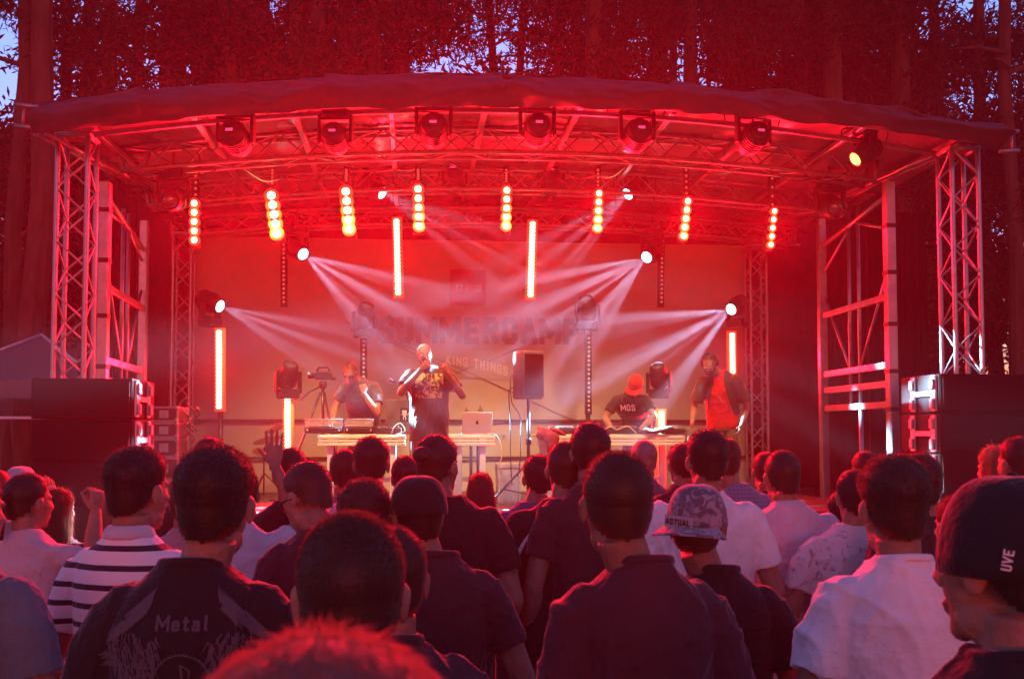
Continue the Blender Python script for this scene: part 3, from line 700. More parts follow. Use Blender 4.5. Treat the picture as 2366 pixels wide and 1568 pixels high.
def tree(px, Y, kind, label, rz=None, sc_=1.0):
    p = P(px, 700, Y); t = thing('pine_tree' if kind in (0, 1, 3) else 'spruce_tree', label, 'tree', (p.x, Y, -.06), rnd.uniform(0, 6.28) if rz is None else rz, 'trees of the forest round the stage')
    t.scale = (sc_, sc_, sc_ * rnd.uniform(.94, 1.06)); link('trunk', KINDS[kind][1], t); link('crown', KINDS[kind][0], t); return t
TREES = [ # px, Y, kind, label
 (34, 17.5, 3, 'slender bare pine trunk at the far left edge, beside the open sky'), (84, 16.8, 1, 'thick pine trunk directly left of the stage roof corner'),
 (128, 21, 3, 'thin pine behind the thick trunk at the left roof corner'), (206, 19.5, 3, 'slender pine whose trunk passes just left of the left truss tower top'),
 (255, 18.5, 3, 'tall pine rising right behind the left truss tower'),
 (320, 22, 3, 'thin pine trunk standing before the sky gap above the left part of the canopy'), (372, 24, 1, 'pine closing the sky gap above the left part of the canopy'),
 (400, 19.5, 0, 'pine directly above the left quarter of the canopy'), (470, 21, 1, 'thick pine above the left quarter of the canopy'), (530, 18.5, 0, 'tall pine above the second hanging head from the left'),
 (600, 20, 1, 'thick pine rising between the left quarter and the middle of the canopy'), (665, 18.2, 0, 'pine with its trunk above the second blinder of five lamps'),
 (735, 18.0, 3, 'slender straight trunk above the canopy, left of the middle'), (790, 21, 1, 'thick pine just left of the middle of the canopy'),
 (860, 19, 0, 'dense pine closing the view left of the sky gaps above the canopy'), (930, 22.5, 1, 'pine at the left rim of the sky gaps above the canopy'),
 (1130, 24, 3, 'thin pine between the sky gaps above the canopy middle'), (1210, 25, 3, 'far slim pine in the middle of the sky gaps'),
 (1290, 21, 0, 'pine at the right rim of the sky gaps above the canopy'), (1370, 19.5, 1, 'thick pine right of the middle of the canopy'), (1450, 22, 0, 'tall pine above the fifth hanging head'),
 (1530, 20, 1, 'thick dark pine above the right-of-middle canopy'), (1610, 18.5, 0, 'tall pine above the seventh blinder'), (1700, 21, 1, 'thick pine above the sixth hanging head'),
 (1765, 23, 3, 'slender pine left of the small sky slits above the right canopy'), (1850, 19.5, 0, 'pine between the sky slits and the right canopy end'), (1930, 18, 1, 'thick dark pine above the amber-lit head'),
 (2010, 20.5, 0, 'dark pine above the right front post'), (2090, 18.5, 1, 'thick dark pine above the right third of the valance'), (2165, 21, 0, 'pine straight above the right truss tower'),
 (2290, 19, 3, 'slender trunk between the bright slits at the right edge'), (2345, 17.5, 3, 'slender trunk at the far right edge'),
 (2420, 20, 1, 'thick pine cut by the right edge of the view'), (2120, 24, 2, 'bushy spruce between right side frame and right truss tower'),
 (2380, 18.5, 4, 'low young spruce behind the right loudspeaker stack'), (2240, 20, 4, 'low young spruce right of the right truss tower'), (2080, 19, 4, 'low young spruce left of the right truss tower'),
 (60, 20.5, 4, 'low young spruce behind the marquee'), (170, 21.5, 4, 'low young spruce behind the left truss tower'), 
 (300, 22, 4, 'low young spruce behind the left side frame'), (-30, 19, 4, 'low young spruce at the left edge, behind the marquee'), (115, 23.5, 4, 'low young spruce farther back between marquee and left truss tower'), (225, 24, 4, 'low young spruce far behind the left truss tower'), (2000, 25, 2, 'bushy spruce behind the right side frame'), (560, 26, 2, 'bushy spruce behind the left part of the roof'),
 (760, 27, 2, 'far bushy spruce behind the left middle of the roof'), (1400, 28, 2, 'far bushy spruce behind the right middle of the roof'),
 (1640, 27, 2, 'far bushy spruce behind the right part of the roof'), (1830, 26, 2, 'far bushy spruce behind the right end of the roof'),
 (440, 27, 0, 'far pine behind the left quarter of the canopy'), (690, 25, 1, 'far thick pine behind the left middle of the canopy'), (1330, 27, 1, 'far thick pine right of the sky gaps'), (1560, 25.5, 0, 'far tall pine above the seventh blinder'),
 (1890, 24.5, 1, 'far thick pine behind the right quarter of the canopy'), (2050, 26, 0, 'far pine behind the right third of the valance'), (900, 26, 0, 'far pine closing the ground left of the sky gaps')]
LR = ['nearest', 'second nearest', 'third', 'fourth', 'fifth', 'sixth', 'seventh', 'eighth', 'ninth', 'tenth']
for i in range(10):
    TREES.append((-260 - 210 * i, 17.5 + 1.9 * ((i * 5) % 4), (1, 2, 0, 4, 1, 0, 2, 1, 4, 0)[i], 'pine or spruce outside the left edge of the view, %s to it' % LR[i]))
    TREES.append((2560 + 210 * i, 18 + 1.9 * ((i * 3) % 4), (0, 2, 1, 4, 0, 1, 2, 0, 4, 1)[i], 'pine or spruce outside the right edge of the view, %s to it' % LR[i]))
for a in TREES: tree(*a)

# ------------------------------------------------------------------ stage deck and backdrop
XL, XR = P(245, 900, 10.6).x, P(2050, 900, 10.6).x
XC = (XL + XR) / 2; DZ = 1.1
dk = MB(); dk.box((XC, 12.6, DZ - .06), (XR - XL + .1, 4.4, .12), bev=.01)
t = thing('stage_platform', 'low dark stage platform with a black skirt, under the performers', 'stage', (0, 0, 0))
dk.build('deck', M['deck'], t)
sk = MB(); n = 120; V = []
for i in range(n + 1):
    x = XL + (XR - XL) * i / n; y = 10.42 + .03 * math.sin(i * 1.9)
    V += [(x, y, -.04), (x, y, DZ - .02), (x, y + .01, DZ - .02), (x, y + .01, -.04)]
sk.add(V, [(4 * i, 4 * i + 4, 4 * i + 5, 4 * i + 1) for i in range(n)] + [(4 * i + 3, 4 * i + 2, 4 * i + 6, 4 * i + 7) for i in range(n)])
sk.build('skirt', M['curtain'], t, True)
for x in np.linspace(XL + .2, XR - .2, 6):
    for y in (10.7, 12.6, 14.5): MB().box((x, y, .46), (.07, .07, 1.02), bev=.005).build('leg', M['alud'], t)

BY0 = 14.35
A, B = P(447, 545, BY0), P(1724, 1150, BY0)
bd = thing('backdrop_banner', 'cream cloth banner with faded SUMMERCAMP lettering hung across the back of the stage', 'banner', (0, 0, 0))
V = []; nx, nz = 90, 40
for j in range(nz + 1):
    for i in range(nx + 1):
        x = A.x + (B.x - A.x) * i / nx; z = A.z + (B.z - A.z) * j / nz
        V.append((x, BY0 + .012 * math.sin(x * 2.2 + .5 * z) + .010 * noise.noise(Vector((x * 1.3, 0, z * 1.1))), z))
k = len(V); V += [(x, y + .012, z) for x, y, z in V]
Fc = []
for j in range(nz):
    for i in range(nx):
        q = (j * (nx + 1) + i, j * (nx + 1) + i + 1, (j + 1) * (nx + 1) + i + 1, (j + 1) * (nx + 1) + i); Fc += [q[::-1], tuple(i_ + k for i_ in q)]
MB().add(V, Fc).build('cloth', M['cream'], bd, True)
def bpos(px, py): return P(px, py, BY0 - .035)
def put_text(name, txt, x0, x1, ytop, ybot, m, bold, parent, rot=0.0, sag=None, Y=None, sp=1.0):
    a = P(x0, ytop, Y) if Y else bpos(x0, ytop); b = P(x1, ybot, Y) if Y else bpos(x1, ybot)
    mb = text_mb(txt, abs(a.z - b.z), bold, 1.0, .004, sp); xs = [v[0] for v in mb.v]; zs = [v[2] for v in mb.v]
    kx = abs(b.x - a.x) / (max(xs) - min(xs)); kz = abs(a.z - b.z) / (max(zs) - min(zs)); out = []
    for x, y, z in mb.v:
        X = (x - min(xs)) * kx; Z = (z - min(zs)) * kz; u = X / abs(b.x - a.x)
        if sag: Z += sag(u)
        out.append((a.x + X, a.y + y, b.z + Z))
    mb.v = out; return mb.build(name, m, parent)
put_text('lettering', 'SUMMERCAMP', 872, 1338, 728, 799, M['print'], .034, bd)
a, b = bpos(1040, 622), bpos(1122, 705)
lg = MB().prism([(a.x, b.z), (b.x, b.z), (b.x, a.z), (a.x, a.z)], a.y + .004, a.y + .008).build('logo_square', M['logo'], bd)
put_text('logo_letters', 'OF3', 1052, 1112, 656, 674, M['logot'], .03, bd)
def ribz(u): return -.055 * max(0, (u - .2)) ** 1.3 * 1.6
V = []
for i in range(21):
    u = i / 20; a = bpos(928 + 270 * u, 818 + 5 * math.sin(u * 3) + 14 * u * u); b = bpos(928 + 270 * u, 862 + 5 * math.sin(u * 3) + 16 * u * u); V += [(a.x, a.y + .006, a.z), (b.x, b.y + .006, b.z), (b.x, b.y + .009, b.z), (a.x, a.y + .009, a.z)]
MB().add(V, [(4 * i, 4 * i + 1, 4 * i + 5, 4 * i + 4) for i in range(20)] + [(4 * i + 3, 4 * i + 7, 4 * i + 6, 4 * i + 2) for i in range(20)]).build('ribbon', M['ribbon'], bd)
put_text('ribbon_lettering', 'KING THINGS', 1030, 1174, 832, 856, M['rtext'], .012, bd, sag=lambda u: .07 - .15 * u ** 1.6, sp=1.05)
mb = MB()
for (x0, y0, x1, y1) in ((800, 742, 1080, 858), (1080, 858, 1290, 955), (985, 890, 1290, 768), (812, 750, 1075, 868), (1290, 955, 1340, 975), (985, 893, 925, 915)):
    a, b = bpos(x0, y0), bpos(x1, y1); mb.tube([(a.x, a.y + .006, a.z), (b.x, b.y + .006, b.z)], .007, 5)
mb.build('drawn_arrow', M['print'], bd)
for (x, y, s) in ((1078, 960, 9), (1110, 960, 11), (1136, 1003, -5), (1150, 1005, -5), (1164, 1004, -5)):
    a = bpos(x, y); q = s * .006; MB().prism([(a.x - abs(q), a.z), (a.x + abs(q), a.z), (a.x, a.z + 2.2 * q)], a.y + .004, a.y + .008).build('drawn_tent' if s > 0 else 'drawn_pennant', M['print'], bd)
for (y, th) in ((971, .022), (1058, .018)):
    a, b = bpos(447, y), bpos(1724, y + 2); MB().box(((a.x + b.x) / 2, BY0 - .05, a.z), (b.x - a.x, .02, th * 1.6)).build('tie_bar', M['black'], bd)

# black side and rear curtains
def curtain(label, x0, x1, y0, y1, z0, z1):
    n = 60; V = []
    for i in range(n + 1):
        u = i / n; x, y = x0 + (x1 - x0) * u, y0 + (y1 - y0) * u; d = .05 * math.sin(i * 1.3) + .03 * math.sin(i * .47)
        nxv, nyv = (0, 1) if abs(x1 - x0) > abs(y1 - y0) else (1, 0)
        for z in (z0, z1):
            for e in (0, .015): V.append((x + nxv * (d + e), y + nyv * (d + e), z))
    Fc = []
    for i in range(n): Fc += [(4 * i, 4 * i + 4, 4 * i + 6, 4 * i + 2), (4 * i + 1, 4 * i + 3, 4 * i + 7, 4 * i + 5)]
    return tag(MB().add(V, Fc).build('stage_curtain', M['curtain'], None, True), label, 'curtain', 'black curtains closing the stage')
XbL, XbR = P(300, 800, 14.7).x, P(1905, 800, 14.7).x
curtain('black curtain behind the cream banner across the back of the stage', XbL, XbR, 14.75, 14.75, 1.1, 5.2)
curtain('black curtain closing the left side of the stage, behind the flight cases', XbL + .02, XbL + .02, 12.4, 14.6, 1.1, 5.1)
curtain('black curtain closing the right side of the stage, behind the side frame', XbR - .02, XbR - .02, 12.4, 14.6, 1.1, 5.1)
curtain('black cloth hanging beyond the right side frame, left of the right truss tower', P(2075, 900, 10.9).x, P(2160, 900, 11.6).x, 11.6, 11.7, .02, 4.5)

# ------------------------------------------------------------------ roof
VY = 9.4
p0, p1, p2 = P(75, 232, VY), P(1200, 165, VY), P(2322, 292, VY)
def arc_through(a, b, c):
    Mx = np.array([[a.x ** 2, a.x, 1], [b.x ** 2, b.x, 1], [c.x ** 2, c.x, 1]]); return np.linalg.solve(Mx, np.array([a.z, b.z, c.z]))
ct = arc_through(p0, p1, p2); cb = arc_through(P(80, 304, VY), P(1200, 241, VY), P(2315, 336, VY))
zt = lambda x: ct[0] * x * x + ct[1] * x + ct[2]
zb_ = lambda x: cb[0] * x * x + cb[1] * x + cb[2]
roof = thing('stage_roof', 'arched stage roof with a wrinkled dark tarpaulin valance over the whole stage', 'stage roof', (0, 0, 0))
nx, nz = 420, 20; V = []
for j in range(nz + 1):
    for i in range(nx + 1):
        x = p0.x + (p2.x - p0.x) * i / nx; v = j / nz; z = zb_(x) + (zt(x) - zb_(x)) * v
        q = Vector((x * .9, v * 1.2, 1.7)); d = noise.noise(q * 1.3) * .03 + (.5 - abs(noise.noise(q * 2.6 + Vector((5, 0, 0))))) * .055 + (.5 - abs(noise.noise(Vector((x * 3.3 + v * 2, v * 2.2 - x * .6, 4))))) * .045 + .03 * abs(math.sin(x * 2.3 + v * 2.5 + noise.noise(q) * 3)) ** 3
        fold = max(0, 1 - abs(((x * .62 + .9 * (v - .5) * math.sin(int(x * 1.24) * 2.1)) % 1) - .5) * 5) * .09 * (.3 + v) if v > .1 else 0
        y = VY + .02 - (.11 * math.sin(min(1, v / .42) * math.pi / 2) if v < .42 else .11 - .21 * ((v - .42) / .58) ** 1.3) - (d + fold) * (1 if v < 1 else .2) + .07 * (1 - v) ** 2
        V.append((x, y, z + (.006 * math.sin(x * 6.1) + .005 * math.sin(x * 13 + 1) if j == 0 else 0)))
k = len(V); V += [(x, y + .02, z) for x, y, z in V]; Fc = []
for j in range(nz):
    for i in range(nx):
        q = (j * (nx + 1) + i, j * (nx + 1) + i + 1, (j + 1) * (nx + 1) + i + 1, (j + 1) * (nx + 1) + i); Fc += [q, tuple(i_ + k for i_ in q[::-1])]
MB().add(V, Fc).build('valance', M['tarp'], roof, True)
# lining: arched sheet running back, wrinkled between the rafters
nx, ny = 180, 60; V = []
for j in range(ny + 1):
    for i in range(nx + 1):
        x = p0.x + .06 + (p2.x - p0.x - .12) * i / nx; y = VY + .02 + (14.9 - VY) * j / ny
        V.append((x, y, zt(x) - .05 - .012 * (y - VY) + .03 * noise.noise(Vector((x * 1.6, y * 1.1, 3))) + .015 * noise.noise(Vector((x * 5, y * 3, 8)))))
k = len(V); V += [(x, y, z + .02) for x, y, z in V]; Fc = []
for j in range(ny):
    for i in range(nx):
        q = (j * (nx + 1) + i, j * (nx + 1) + i + 1, (j + 1) * (nx + 1) + i + 1, (j + 1) * (nx + 1) + i); Fc += [q[::-1], tuple(i_ + k for i_ in q)]
MB().add(V, Fc).build('roof_sheet', M['ceil'], roof, True)
XS = np.linspace(p0.x + .35, p2.x - .35, 10)
for x in XS:
    MB().box((x, (VY + 14.8) / 2, zt(x) - .13), (.06, 5.3, .06), bev=.008).build('rafter', M['alu'], roof)
for (y, dz) in ((VY + .12, .0), (14.75, -.1)):
    b = MB(); xs = np.linspace(p0.x, p2.x, 24)
    b.tube([(x, y, zb_(x) + .05 if y < 10 else zt(x) - .2) for x in xs], .03, 8); b.build('edge_tube', M['alu'], roof, True)
b = MB(); b.tube([(x, 9.95, zt(x) - .20) for x in np.linspace(p0.x + .2, p2.x - .2, 24)], .028, 8); b.build('light_pipe', M['alu'], roof, True)
for sx, pc in ((-1, p0), (1, p2)):
    for dz in (-.05, -.24):
        MB().tube([(pc.x - sx * .05, VY + .02, pc.z + dz), (pc.x + sx * .15, VY + .02, pc.z + dz + .01)], .022, 8).build('end_stub', M['alu'], roof, True)
    MB().tube([(pc.x + sx * .08, VY + .03, pc.z - .04), (pc.x + sx * .09, VY + .03, pc.z - .25)], .012, 6).build('end_stub', M['alu'], roof, True)
# folds of tarpaulin: sharp triangular creases on the right half are part of the valance relief

# lattice trusses across the stage
def xtruss(label, Y, pts, h):
    path = []
    a, b, c = [P(x, y, Y) for x, y in pts]; cc = arc_through(a, b, c)
    for x in np.linspace(a.x, c.x, 18): path.append((x, Y, cc[0] * x * x + cc[1] * x + cc[2] + h / 2))
    return truss('lighting_truss', label, 'truss', path, h, h, .27, 'arched lighting trusses under the roof')
xtruss('front arched lighting truss spanning the two front posts', 11.0, ((286, 403), (1150, 358), (2013, 424)), .25)
xtruss('middle arched lighting truss behind the front one', 12.6, ((345, 480), (1130, 441), (1945, 500)), .24)
xtruss('rear arched lighting truss above the top of the banner', 14.2, ((400, 548), (1110, 520), (1830, 570)), .22)

# truss towers and rear columns
def tower(label, px, ytop, Y, w_, zb, group):
    a = P(px, ytop, Y); truss('truss_tower', label, 'truss tower', [(a.x, Y, zb), (a.x, Y, a.z)], w_, w_, .245, group, up=(0, 1, 0))
    b = MB().box((a.x, Y, a.z + .02), (w_ + .06, w_ + .06, .035), bev=.01)
    o = b.build('head_plate', M['alu'], None); t = [q for q in bpy.data.objects if q.get('label') == label][0]; o.parent = t; o.location = -t.location
tower('freestanding aluminium truss tower left of the stage, behind the left loudspeaker stack', 180, 322, 10.0, .27, -.02, 'truss towers beside the stage')
tower('freestanding aluminium truss tower right of the stage, behind the right loudspeaker stack', 2212, 352, 9.8, .27, -.02, 'truss towers beside the stage')
tower('rear truss column at the left end of the banner', 426, 545, 14.1, .23, DZ, 'rear truss columns')
tower('rear truss column at the right end of the banner', 1745, 572, 14.1, .23, DZ, 'rear truss columns')

def side_frame(label, pxf, pxr, sgn):
    """aluminium side wall frame of the stage: two posts, rails, central uprights and crossed braces"""
    yf, yr = 10.55, 12.45; a = P(pxf, 420, yf); b = P(pxr, 470, yr); zt_ = a.z; t = thing('side_frame', label, 'stage frame', (a.x, yf, 0), 0, 'side frames of the stage')
    bx = b.x - a.x
    def q(u, z): return Vector((bx * u, (yr - yf) * u, z))
    MB().box((0, 0, zt_ / 2), (.10, .12, zt_), bev=.012).build('front_post', M['alu'], t)
    for z in (2.15, 2.55, 3.05, 3.6, 4.1): MB().box((0, 0, z), (.112, .132, .045), bev=.004).build('strap', M['black'], t)
    MB().box((bx, yr - yf, zt_ / 2), (.10, .10, zt_), bev=.012).build('rear_post', M['alu'], t)
    def bar(u0, z0, u1, z1, r, name): MB().tube([q(u0, z0), q(u1, z1)], r, 8).build(name, M['alu'], t, True)
    for z in (2.2, 2.42, 2.62, 3.35): 
        p, r_ = q(.04, z), q(.96, z); d = r_ - p; ang = math.atan2(d.y, d.x)
        MB().box((p + r_) / 2, (d.length, .05, .075), Matrix.Rotation(ang, 3, 'Z'), bev=.006).build('rail', M['alu'], t)
    for u in (.42, .56): bar(u, 2.2, u, zt_ - .1, .022, 'upright')
    bar(.42, .9, .42, 2.2, .026, 'upright')
    bar(.05, zt_ - .15, .95, zt_ - .35, .03, 'head_rail')
    bar(.06, 3.55, .42, 2.62, .016, 'brace'); bar(.94, 3.55, .56, 2.62, .016, 'brace'); bar(.05, 4.1, .48, zt_ - .25, .018, 'brace'); bar(.94, 3.9, .5, zt_ - .25, .016, 'brace')
    return t
side_frame('left side frame of the stage with crossed braces, next to the flight cases', 245, 335, 1)
side_frame('right side frame of the stage with crossed braces and rails', 2052, 1896, -1)
# diagonal beams from the roof corners to the side frames
for lab, (x0, y0, Y0), (x1, y1, Y1) in (('sloping aluminium beam from the left roof corner to the left side frame', (95, 310, 9.6), (330, 432, 12.4)), ('sloping aluminium beam from the right roof corner to the right side frame', (2225, 335, 9.6), (1905, 470, 12.4))):
    a, b = P(x0, y0, Y0), P(x1, y1, Y1); d = b - a
    t = thing('corner_beam', lab, 'beam', a, 0, 'corner beams'); u, v, _ = frame(d)
    for k_ in (-1, 1): MB().tube([u * k_ * .05, d + u * k_ * .05], .025, 8).build('chord', M['alu'], t, True)
    lb = MB(); n = 16
    for i in range(n): lb.tube([d * (i / n) + u * .05 * (1 if i % 2 else -1), d * ((i + 1) / n) - u * .05 * (1 if i % 2 else -1)], .008, 5)
    lb.build('lacing', M['alu'], t, True)

# ------------------------------------------------------------------ stage lights
ORD = ['first', 'second', 'third', 'fourth', 'fifth', 'sixth', 'seventh', 'eighth']
def blinder(i, xa, xb, ya, yb, cw):
    a, b = P(xa, ya, BY), P(xb, yb, BY); d = b - a; r = cw / 2 * BY / 2400 * .92
    t = thing('blinder_light', 'vertical bar of five glowing red-yellow lamps hanging from the front truss, %s from the left' % ORD[i], 'stage light', a, 0, 'blinder bars of five lamps')
    u = d.normalized(); c = d / 2; ang = math.atan2(u.x, -u.z)
    MB().box(c + Vector((0, .07, 0)), (r * 2.5, .10, d.length + r * 3), Matrix.Rotation(-ang, 3, 'Y'), bev=.01).build('housing', M['black'], t)
    zt0 = P(xa, 380, BY).z - a.z
    MB().tube([(0, .07, r * 1.2), (0, .07, zt0)], .012, 6).build('drop_rod', M['blackm'], t, True)
    dot = MB()
    for k_ in np.linspace(r * 2.5, zt0 - .05, 5): dot.ball((0, .055, k_), (.016, .012, .016), 8, 6)
    MB().box((0, .075, zt0 / 2 + r), (.07, .03, zt0 - r * 2)).build('unlit_strip', M['black'], t); dot.build('unlit_dot', M['ledoff'], t, True)
    for k_ in range(5):
        p = d * (k_ / 4)
        cell = MB().tube([p + Vector((0, .035, 0)), p + Vector((0, -.008, 0))], r * 1.35, 20).build('painted_halo', M['ring'], t, True)  # wide red disc that stands in for the halo round the cell
        MB().ball(p + Vector((0, -.010, 0)), (r * .76, .03, r * .76), 18, 8).build('lamp_core', M['hot'], cell, True)
for i, q in enumerate(BLIND): blinder(i, *q)

def tube_light(label, xa, xb, ya, yb, Y, lit=True, rod=None, group='vertical light tubes'):
    a, b = P(xa, ya, Y), P(xb, yb, Y); d = b - a; t = thing('light_tube' if lit else 'unlit_light_bar', label, 'light tube', a, 0, group)
    r = .05 if lit else .04
    MB().tube([Vector((0, .06, .03)), d + Vector((0, .06, -.03))], r * 1.15, 10).build('housing', M['black'], t, True)
    if lit:
        n = 20
        g = MB().tube([Vector((0, .02, .03)), d + Vector((0, .02, -.03))], r * 1.30, 14, ell=(1, 1)); g.build('painted_halo_shell', M['ring'], t, True)  # red halo of the tube, shaped as a wider glowing shell
        cdot = MB()
        for k_ in range(n): cdot.ball(d * ((k_ + .5) / n) + Vector((-.004, -.024, 0)), (r * .76, .036, d.length / n * .72), 12, 8)
        cdot.build('led_row', M['hot'], t, True)
    else:
        cdot = MB(); n = max(6, int(d.length / .055))
        for k_ in range(n): cdot.ball(d * ((k_ + .5) / n) + Vector((0, .012, 0)), (.016, .012, .016), 8, 6)
        cdot.build('led_row', M['ledoff'], t, True)
    if rod is not None:
        z = rod - a.z; p = d if z < 0 else Vector((0, 0, 0))
        MB().tube([p + Vector((0, .07, 0)), (p.x, .07, z)], .03 if z < 0 else .012, 8).build('pole', M['blackm'], t, True)
        if z < 0: MB().box((p.x, .07, z + .02), (.4, .4, .03), bev=.01).build('foot_plate', M['blackm'], t)
    return t
Zt3 = P(1110, 545, 13.0).z
for i, (x0, x1) in enumerate(((300, 500), (560, 760), (815, 985), (1040, 1220), (1290, 1450), (1500, 1720), (1780, 1960))):
    a, b = P(x0, 372 + abs(x0 - 1150) * .03, 10.86), P(x1, 372 + abs(x1 - 1150) * .03, 10.86); s_ = (.10, .16, .08, .13, .18, .09, .14)[i]
    tag(MB().tube([a.lerp(b, u) - Vector((0, 0, s_ * math.sin(u * math.pi) * (1 + .3 * math.sin(u * 9)))) for u in np.linspace(0, 1, 22)], .008, 6).build('cable', M['cable'], None, True), 'slack black cable under the front lighting truss, %s from the left' % ORD[i], 'cable', 'cables slung under the front truss')
tube_light('glowing vertical light tube hanging left of the lettering, above the man with the microphone', *TUBES[0], rod=4.65)
tube_light('glowing vertical light tube hanging right of the red logo square', *TUBES[1], rod=4.65)
tube_light('glowing vertical light tube on a pole near the left end of the banner', *TUBES[2], rod=DZ)
tube_light('glowing vertical light tube beside the camera tripod, partly behind the crowd', *TUBES[3], rod=DZ)
tube_light('glowing vertical light tube above the shoulder of the man in red at the right', *TUBES[4], rod=DZ)
tube_light('glowing vertical light tube behind the right table, showing above and below it', *TUBES[5], rod=DZ)
tube_light('dark dotted light bar hanging left, below the white beam lamp', 655, 655, 560, 702, 13.2, False, rod=4.65, group='unlit light bars')
tube_light('dark dotted light bar hanging right, below the white beam lamp', 1531, 1529, 552, 702, 13.2, False, rod=4.65, group='unlit light bars')
tube_light('dark dotted light bar behind the man in sunglasses', 840, 840, 762, 905, 13.2, False, rod=DZ, group='unlit light bars')
tube_light('dark dotted light bar right of the loudspeaker on its stand', 1361, 1361, 755, 952, 13.0, False, rod=DZ, group='unlit light bars')

def moving_head(label, loc, aimv, hung=True, lit=False, s=1.0, group='moving head lights', disp=True, lensm=None, hang_to=None):
    """base, yoke and a rounded head; loc is the centre of the head"""
    t = thing('moving_head_light', label, 'stage light', loc, 0, group); sg = 1 if hung else -1
    a = Vector(aimv).normalized(); yaw = math.atan2(-a.x, a.y); Z = Matrix.Rotation(yaw, 3, 'Z')
    MB().box(Vector((0, 0, sg * .27 * s)), (.26 * s, .24 * s, .11 * s), Z, bev=.02 * s).build('base', M['black'], t)
    y = MB()
    for k_ in (-1, 1): y.box(Z @ Vector((k_ * .165 * s, 0, sg * .10 * s)), (.035 * s, .10 * s, .30 * s), Z, bev=.012 * s)
    y.box(Vector((0, 0, sg * .205 * s)), (.36 * s, .12 * s, .03 * s), Z, bev=.01 * s); y.build('yoke', M['black'], t)
    u, v, d = frame(a); mt = Matrix((u, v, d)).transposed().to_4x4()
    h = MB()
    for (z, r) in (): pass
    secs = [(-.19, .06), (-.185, .095), (-.15, .122), (-.05, .132), (.06, .128), (.13, .112), (.17, .098), (.172, .082), (.155, .078)]
    n = 26; V = []; Fc = []
    for z, r in secs:
        for j in range(n):
            q = 2 * math.pi * j / n; V.append((r * s * math.cos(q), r * s * math.sin(q), z * s))
    for i in range(len(secs) - 1):
        for j in range(n): Fc.append((i * n + j, i * n + (j + 1) % n, (i + 1) * n + (j + 1) % n, (i + 1) * n + j))
    Fc.append(tuple(range(n - 1, -1, -1))); Fc.append(tuple(range((len(secs) - 1) * n, len(secs) * n)))
    h.add(V, Fc); ho = h.xf(mt).build('head', M['black'], t, True)
    fins = MB()
    for k_ in (-.11, -.075, -.04, -.005, .03): fins.tube([(0, 0, (k_ - .006) * s), (0, 0, (k_ + .006) * s)], .138 * s, 26)
    fins.xf(mt).build('cooling_ring', M['blackm'], ho, True)
    b = MB(); b.ball((0, 0, .155 * s), (.085 * s, .085 * s, .045 * s), 20, 8); b.xf(mt).build('lens', lensm or (M['beam'] if lit else M['lens']), ho, True)
    if disp:
        b = MB(); b.box((0, .0, -.192 * s), (.07 * s, .028 * s, .006), bev=0); b.xf(mt).build('display', M['disp'], ho)
    if hung:
        top = hang_to - loc.z if hang_to else .42 * s
        b = MB(); b.tube([(0, 0, .32 * s), (0, 0, top)], .016, 8); b.box((0, 0, .36 * s), (.20 * s, .05, .02)); b.box((-.09 * s, 0, .33 * s), (.015, .04, .06)); b.box((.09 * s, 0, .33 * s), (.015, .04, .06)); b.build('clamp', M['blackm'], t)
        for k_ in (-1, 1):
            pts = [(k_ * .12 * s, 0, .30 * s), (k_ * .26 * s, .01, .20 * s + .05), (k_ * .33 * s, .02, .33 * s), (k_ * .26 * s, .02, top)]
            cv = [Vector(pts[0]) * (1 - u) ** 3 + Vector(pts[1]) * 3 * u * (1 - u) ** 2 + Vector(pts[2]) * 3 * u * u * (1 - u) + Vector(pts[3]) * u ** 3 for u in np.linspace(0, 1, 12)]
            MB().tube(cv, .007, 6).build('cable', M['cable'], t, True)
    return t
for i, (x, y) in enumerate(((545, 318), (775, 318), (1002, 300), (1241, 300), (1471, 312), (1740, 318))):
    p = P(x, y + 4, 9.95); moving_head('dark moving head hanging under the front valance, %s from the left' % ORD[i], p, (.06 * (3 - i), 1, -.22), True, s=1.0 if i != 1 else .92, group='dark moving heads under the front valance', hang_to=zt(p.x) - .2)
p = P(2000, 352, 9.95); moving_head('tilted moving head with an amber glowing face under the right end of the valance', p, (-.75, -.12, -.5), True, s=.85, lensm=M['amber'], hang_to=zt(p.x) - .2, group='moving heads showing their lens')
for lab, x, y, Y in (('dark moving head hanging above the leftmost blinder', 400, 462, 11.1), ('dark moving head under the middle truss, right of the fourth blinder', 1048, 415, 12.6), ('dark moving head under the middle truss, right of the fifth blinder', 1273, 420, 12.6), ('dark moving head with a bare lens beside the rightmost blinder', 1918, 478, 11.3)):
    p = P(x, y, Y); moving_head(lab, p, (0, -1, -.3) if x > 1800 or x < 500 else (.1, .9, -.8), True, s=.95, group='moving heads under the rear trusses', hang_to=p.z + .5)
BL = ['shining white lamp head under the middle truss, left, beam falling to the right', 'shining white lamp head under the middle truss, right, beam falling to the left', 'shining white lamp head high on the left, above the camera tripod', 'shining white lamp head high on the right, left of the rightmost tube',
      'shining white lamp head on top of the leftmost tube pole', 'shining white lamp head above the man in the red shirt']
for i, (x, y, Y, tx, ty, tY, r0) in enumerate(BEAMS):
    p = P(x, y, Y); d = (P(tx, ty, tY) - p).normalized(); hung = i < 4
    moving_head(BL[i], p - d * .20, d, hung, True, s=.92, group='white beam heads', disp=False, hang_to=(4.75 if hung else None))
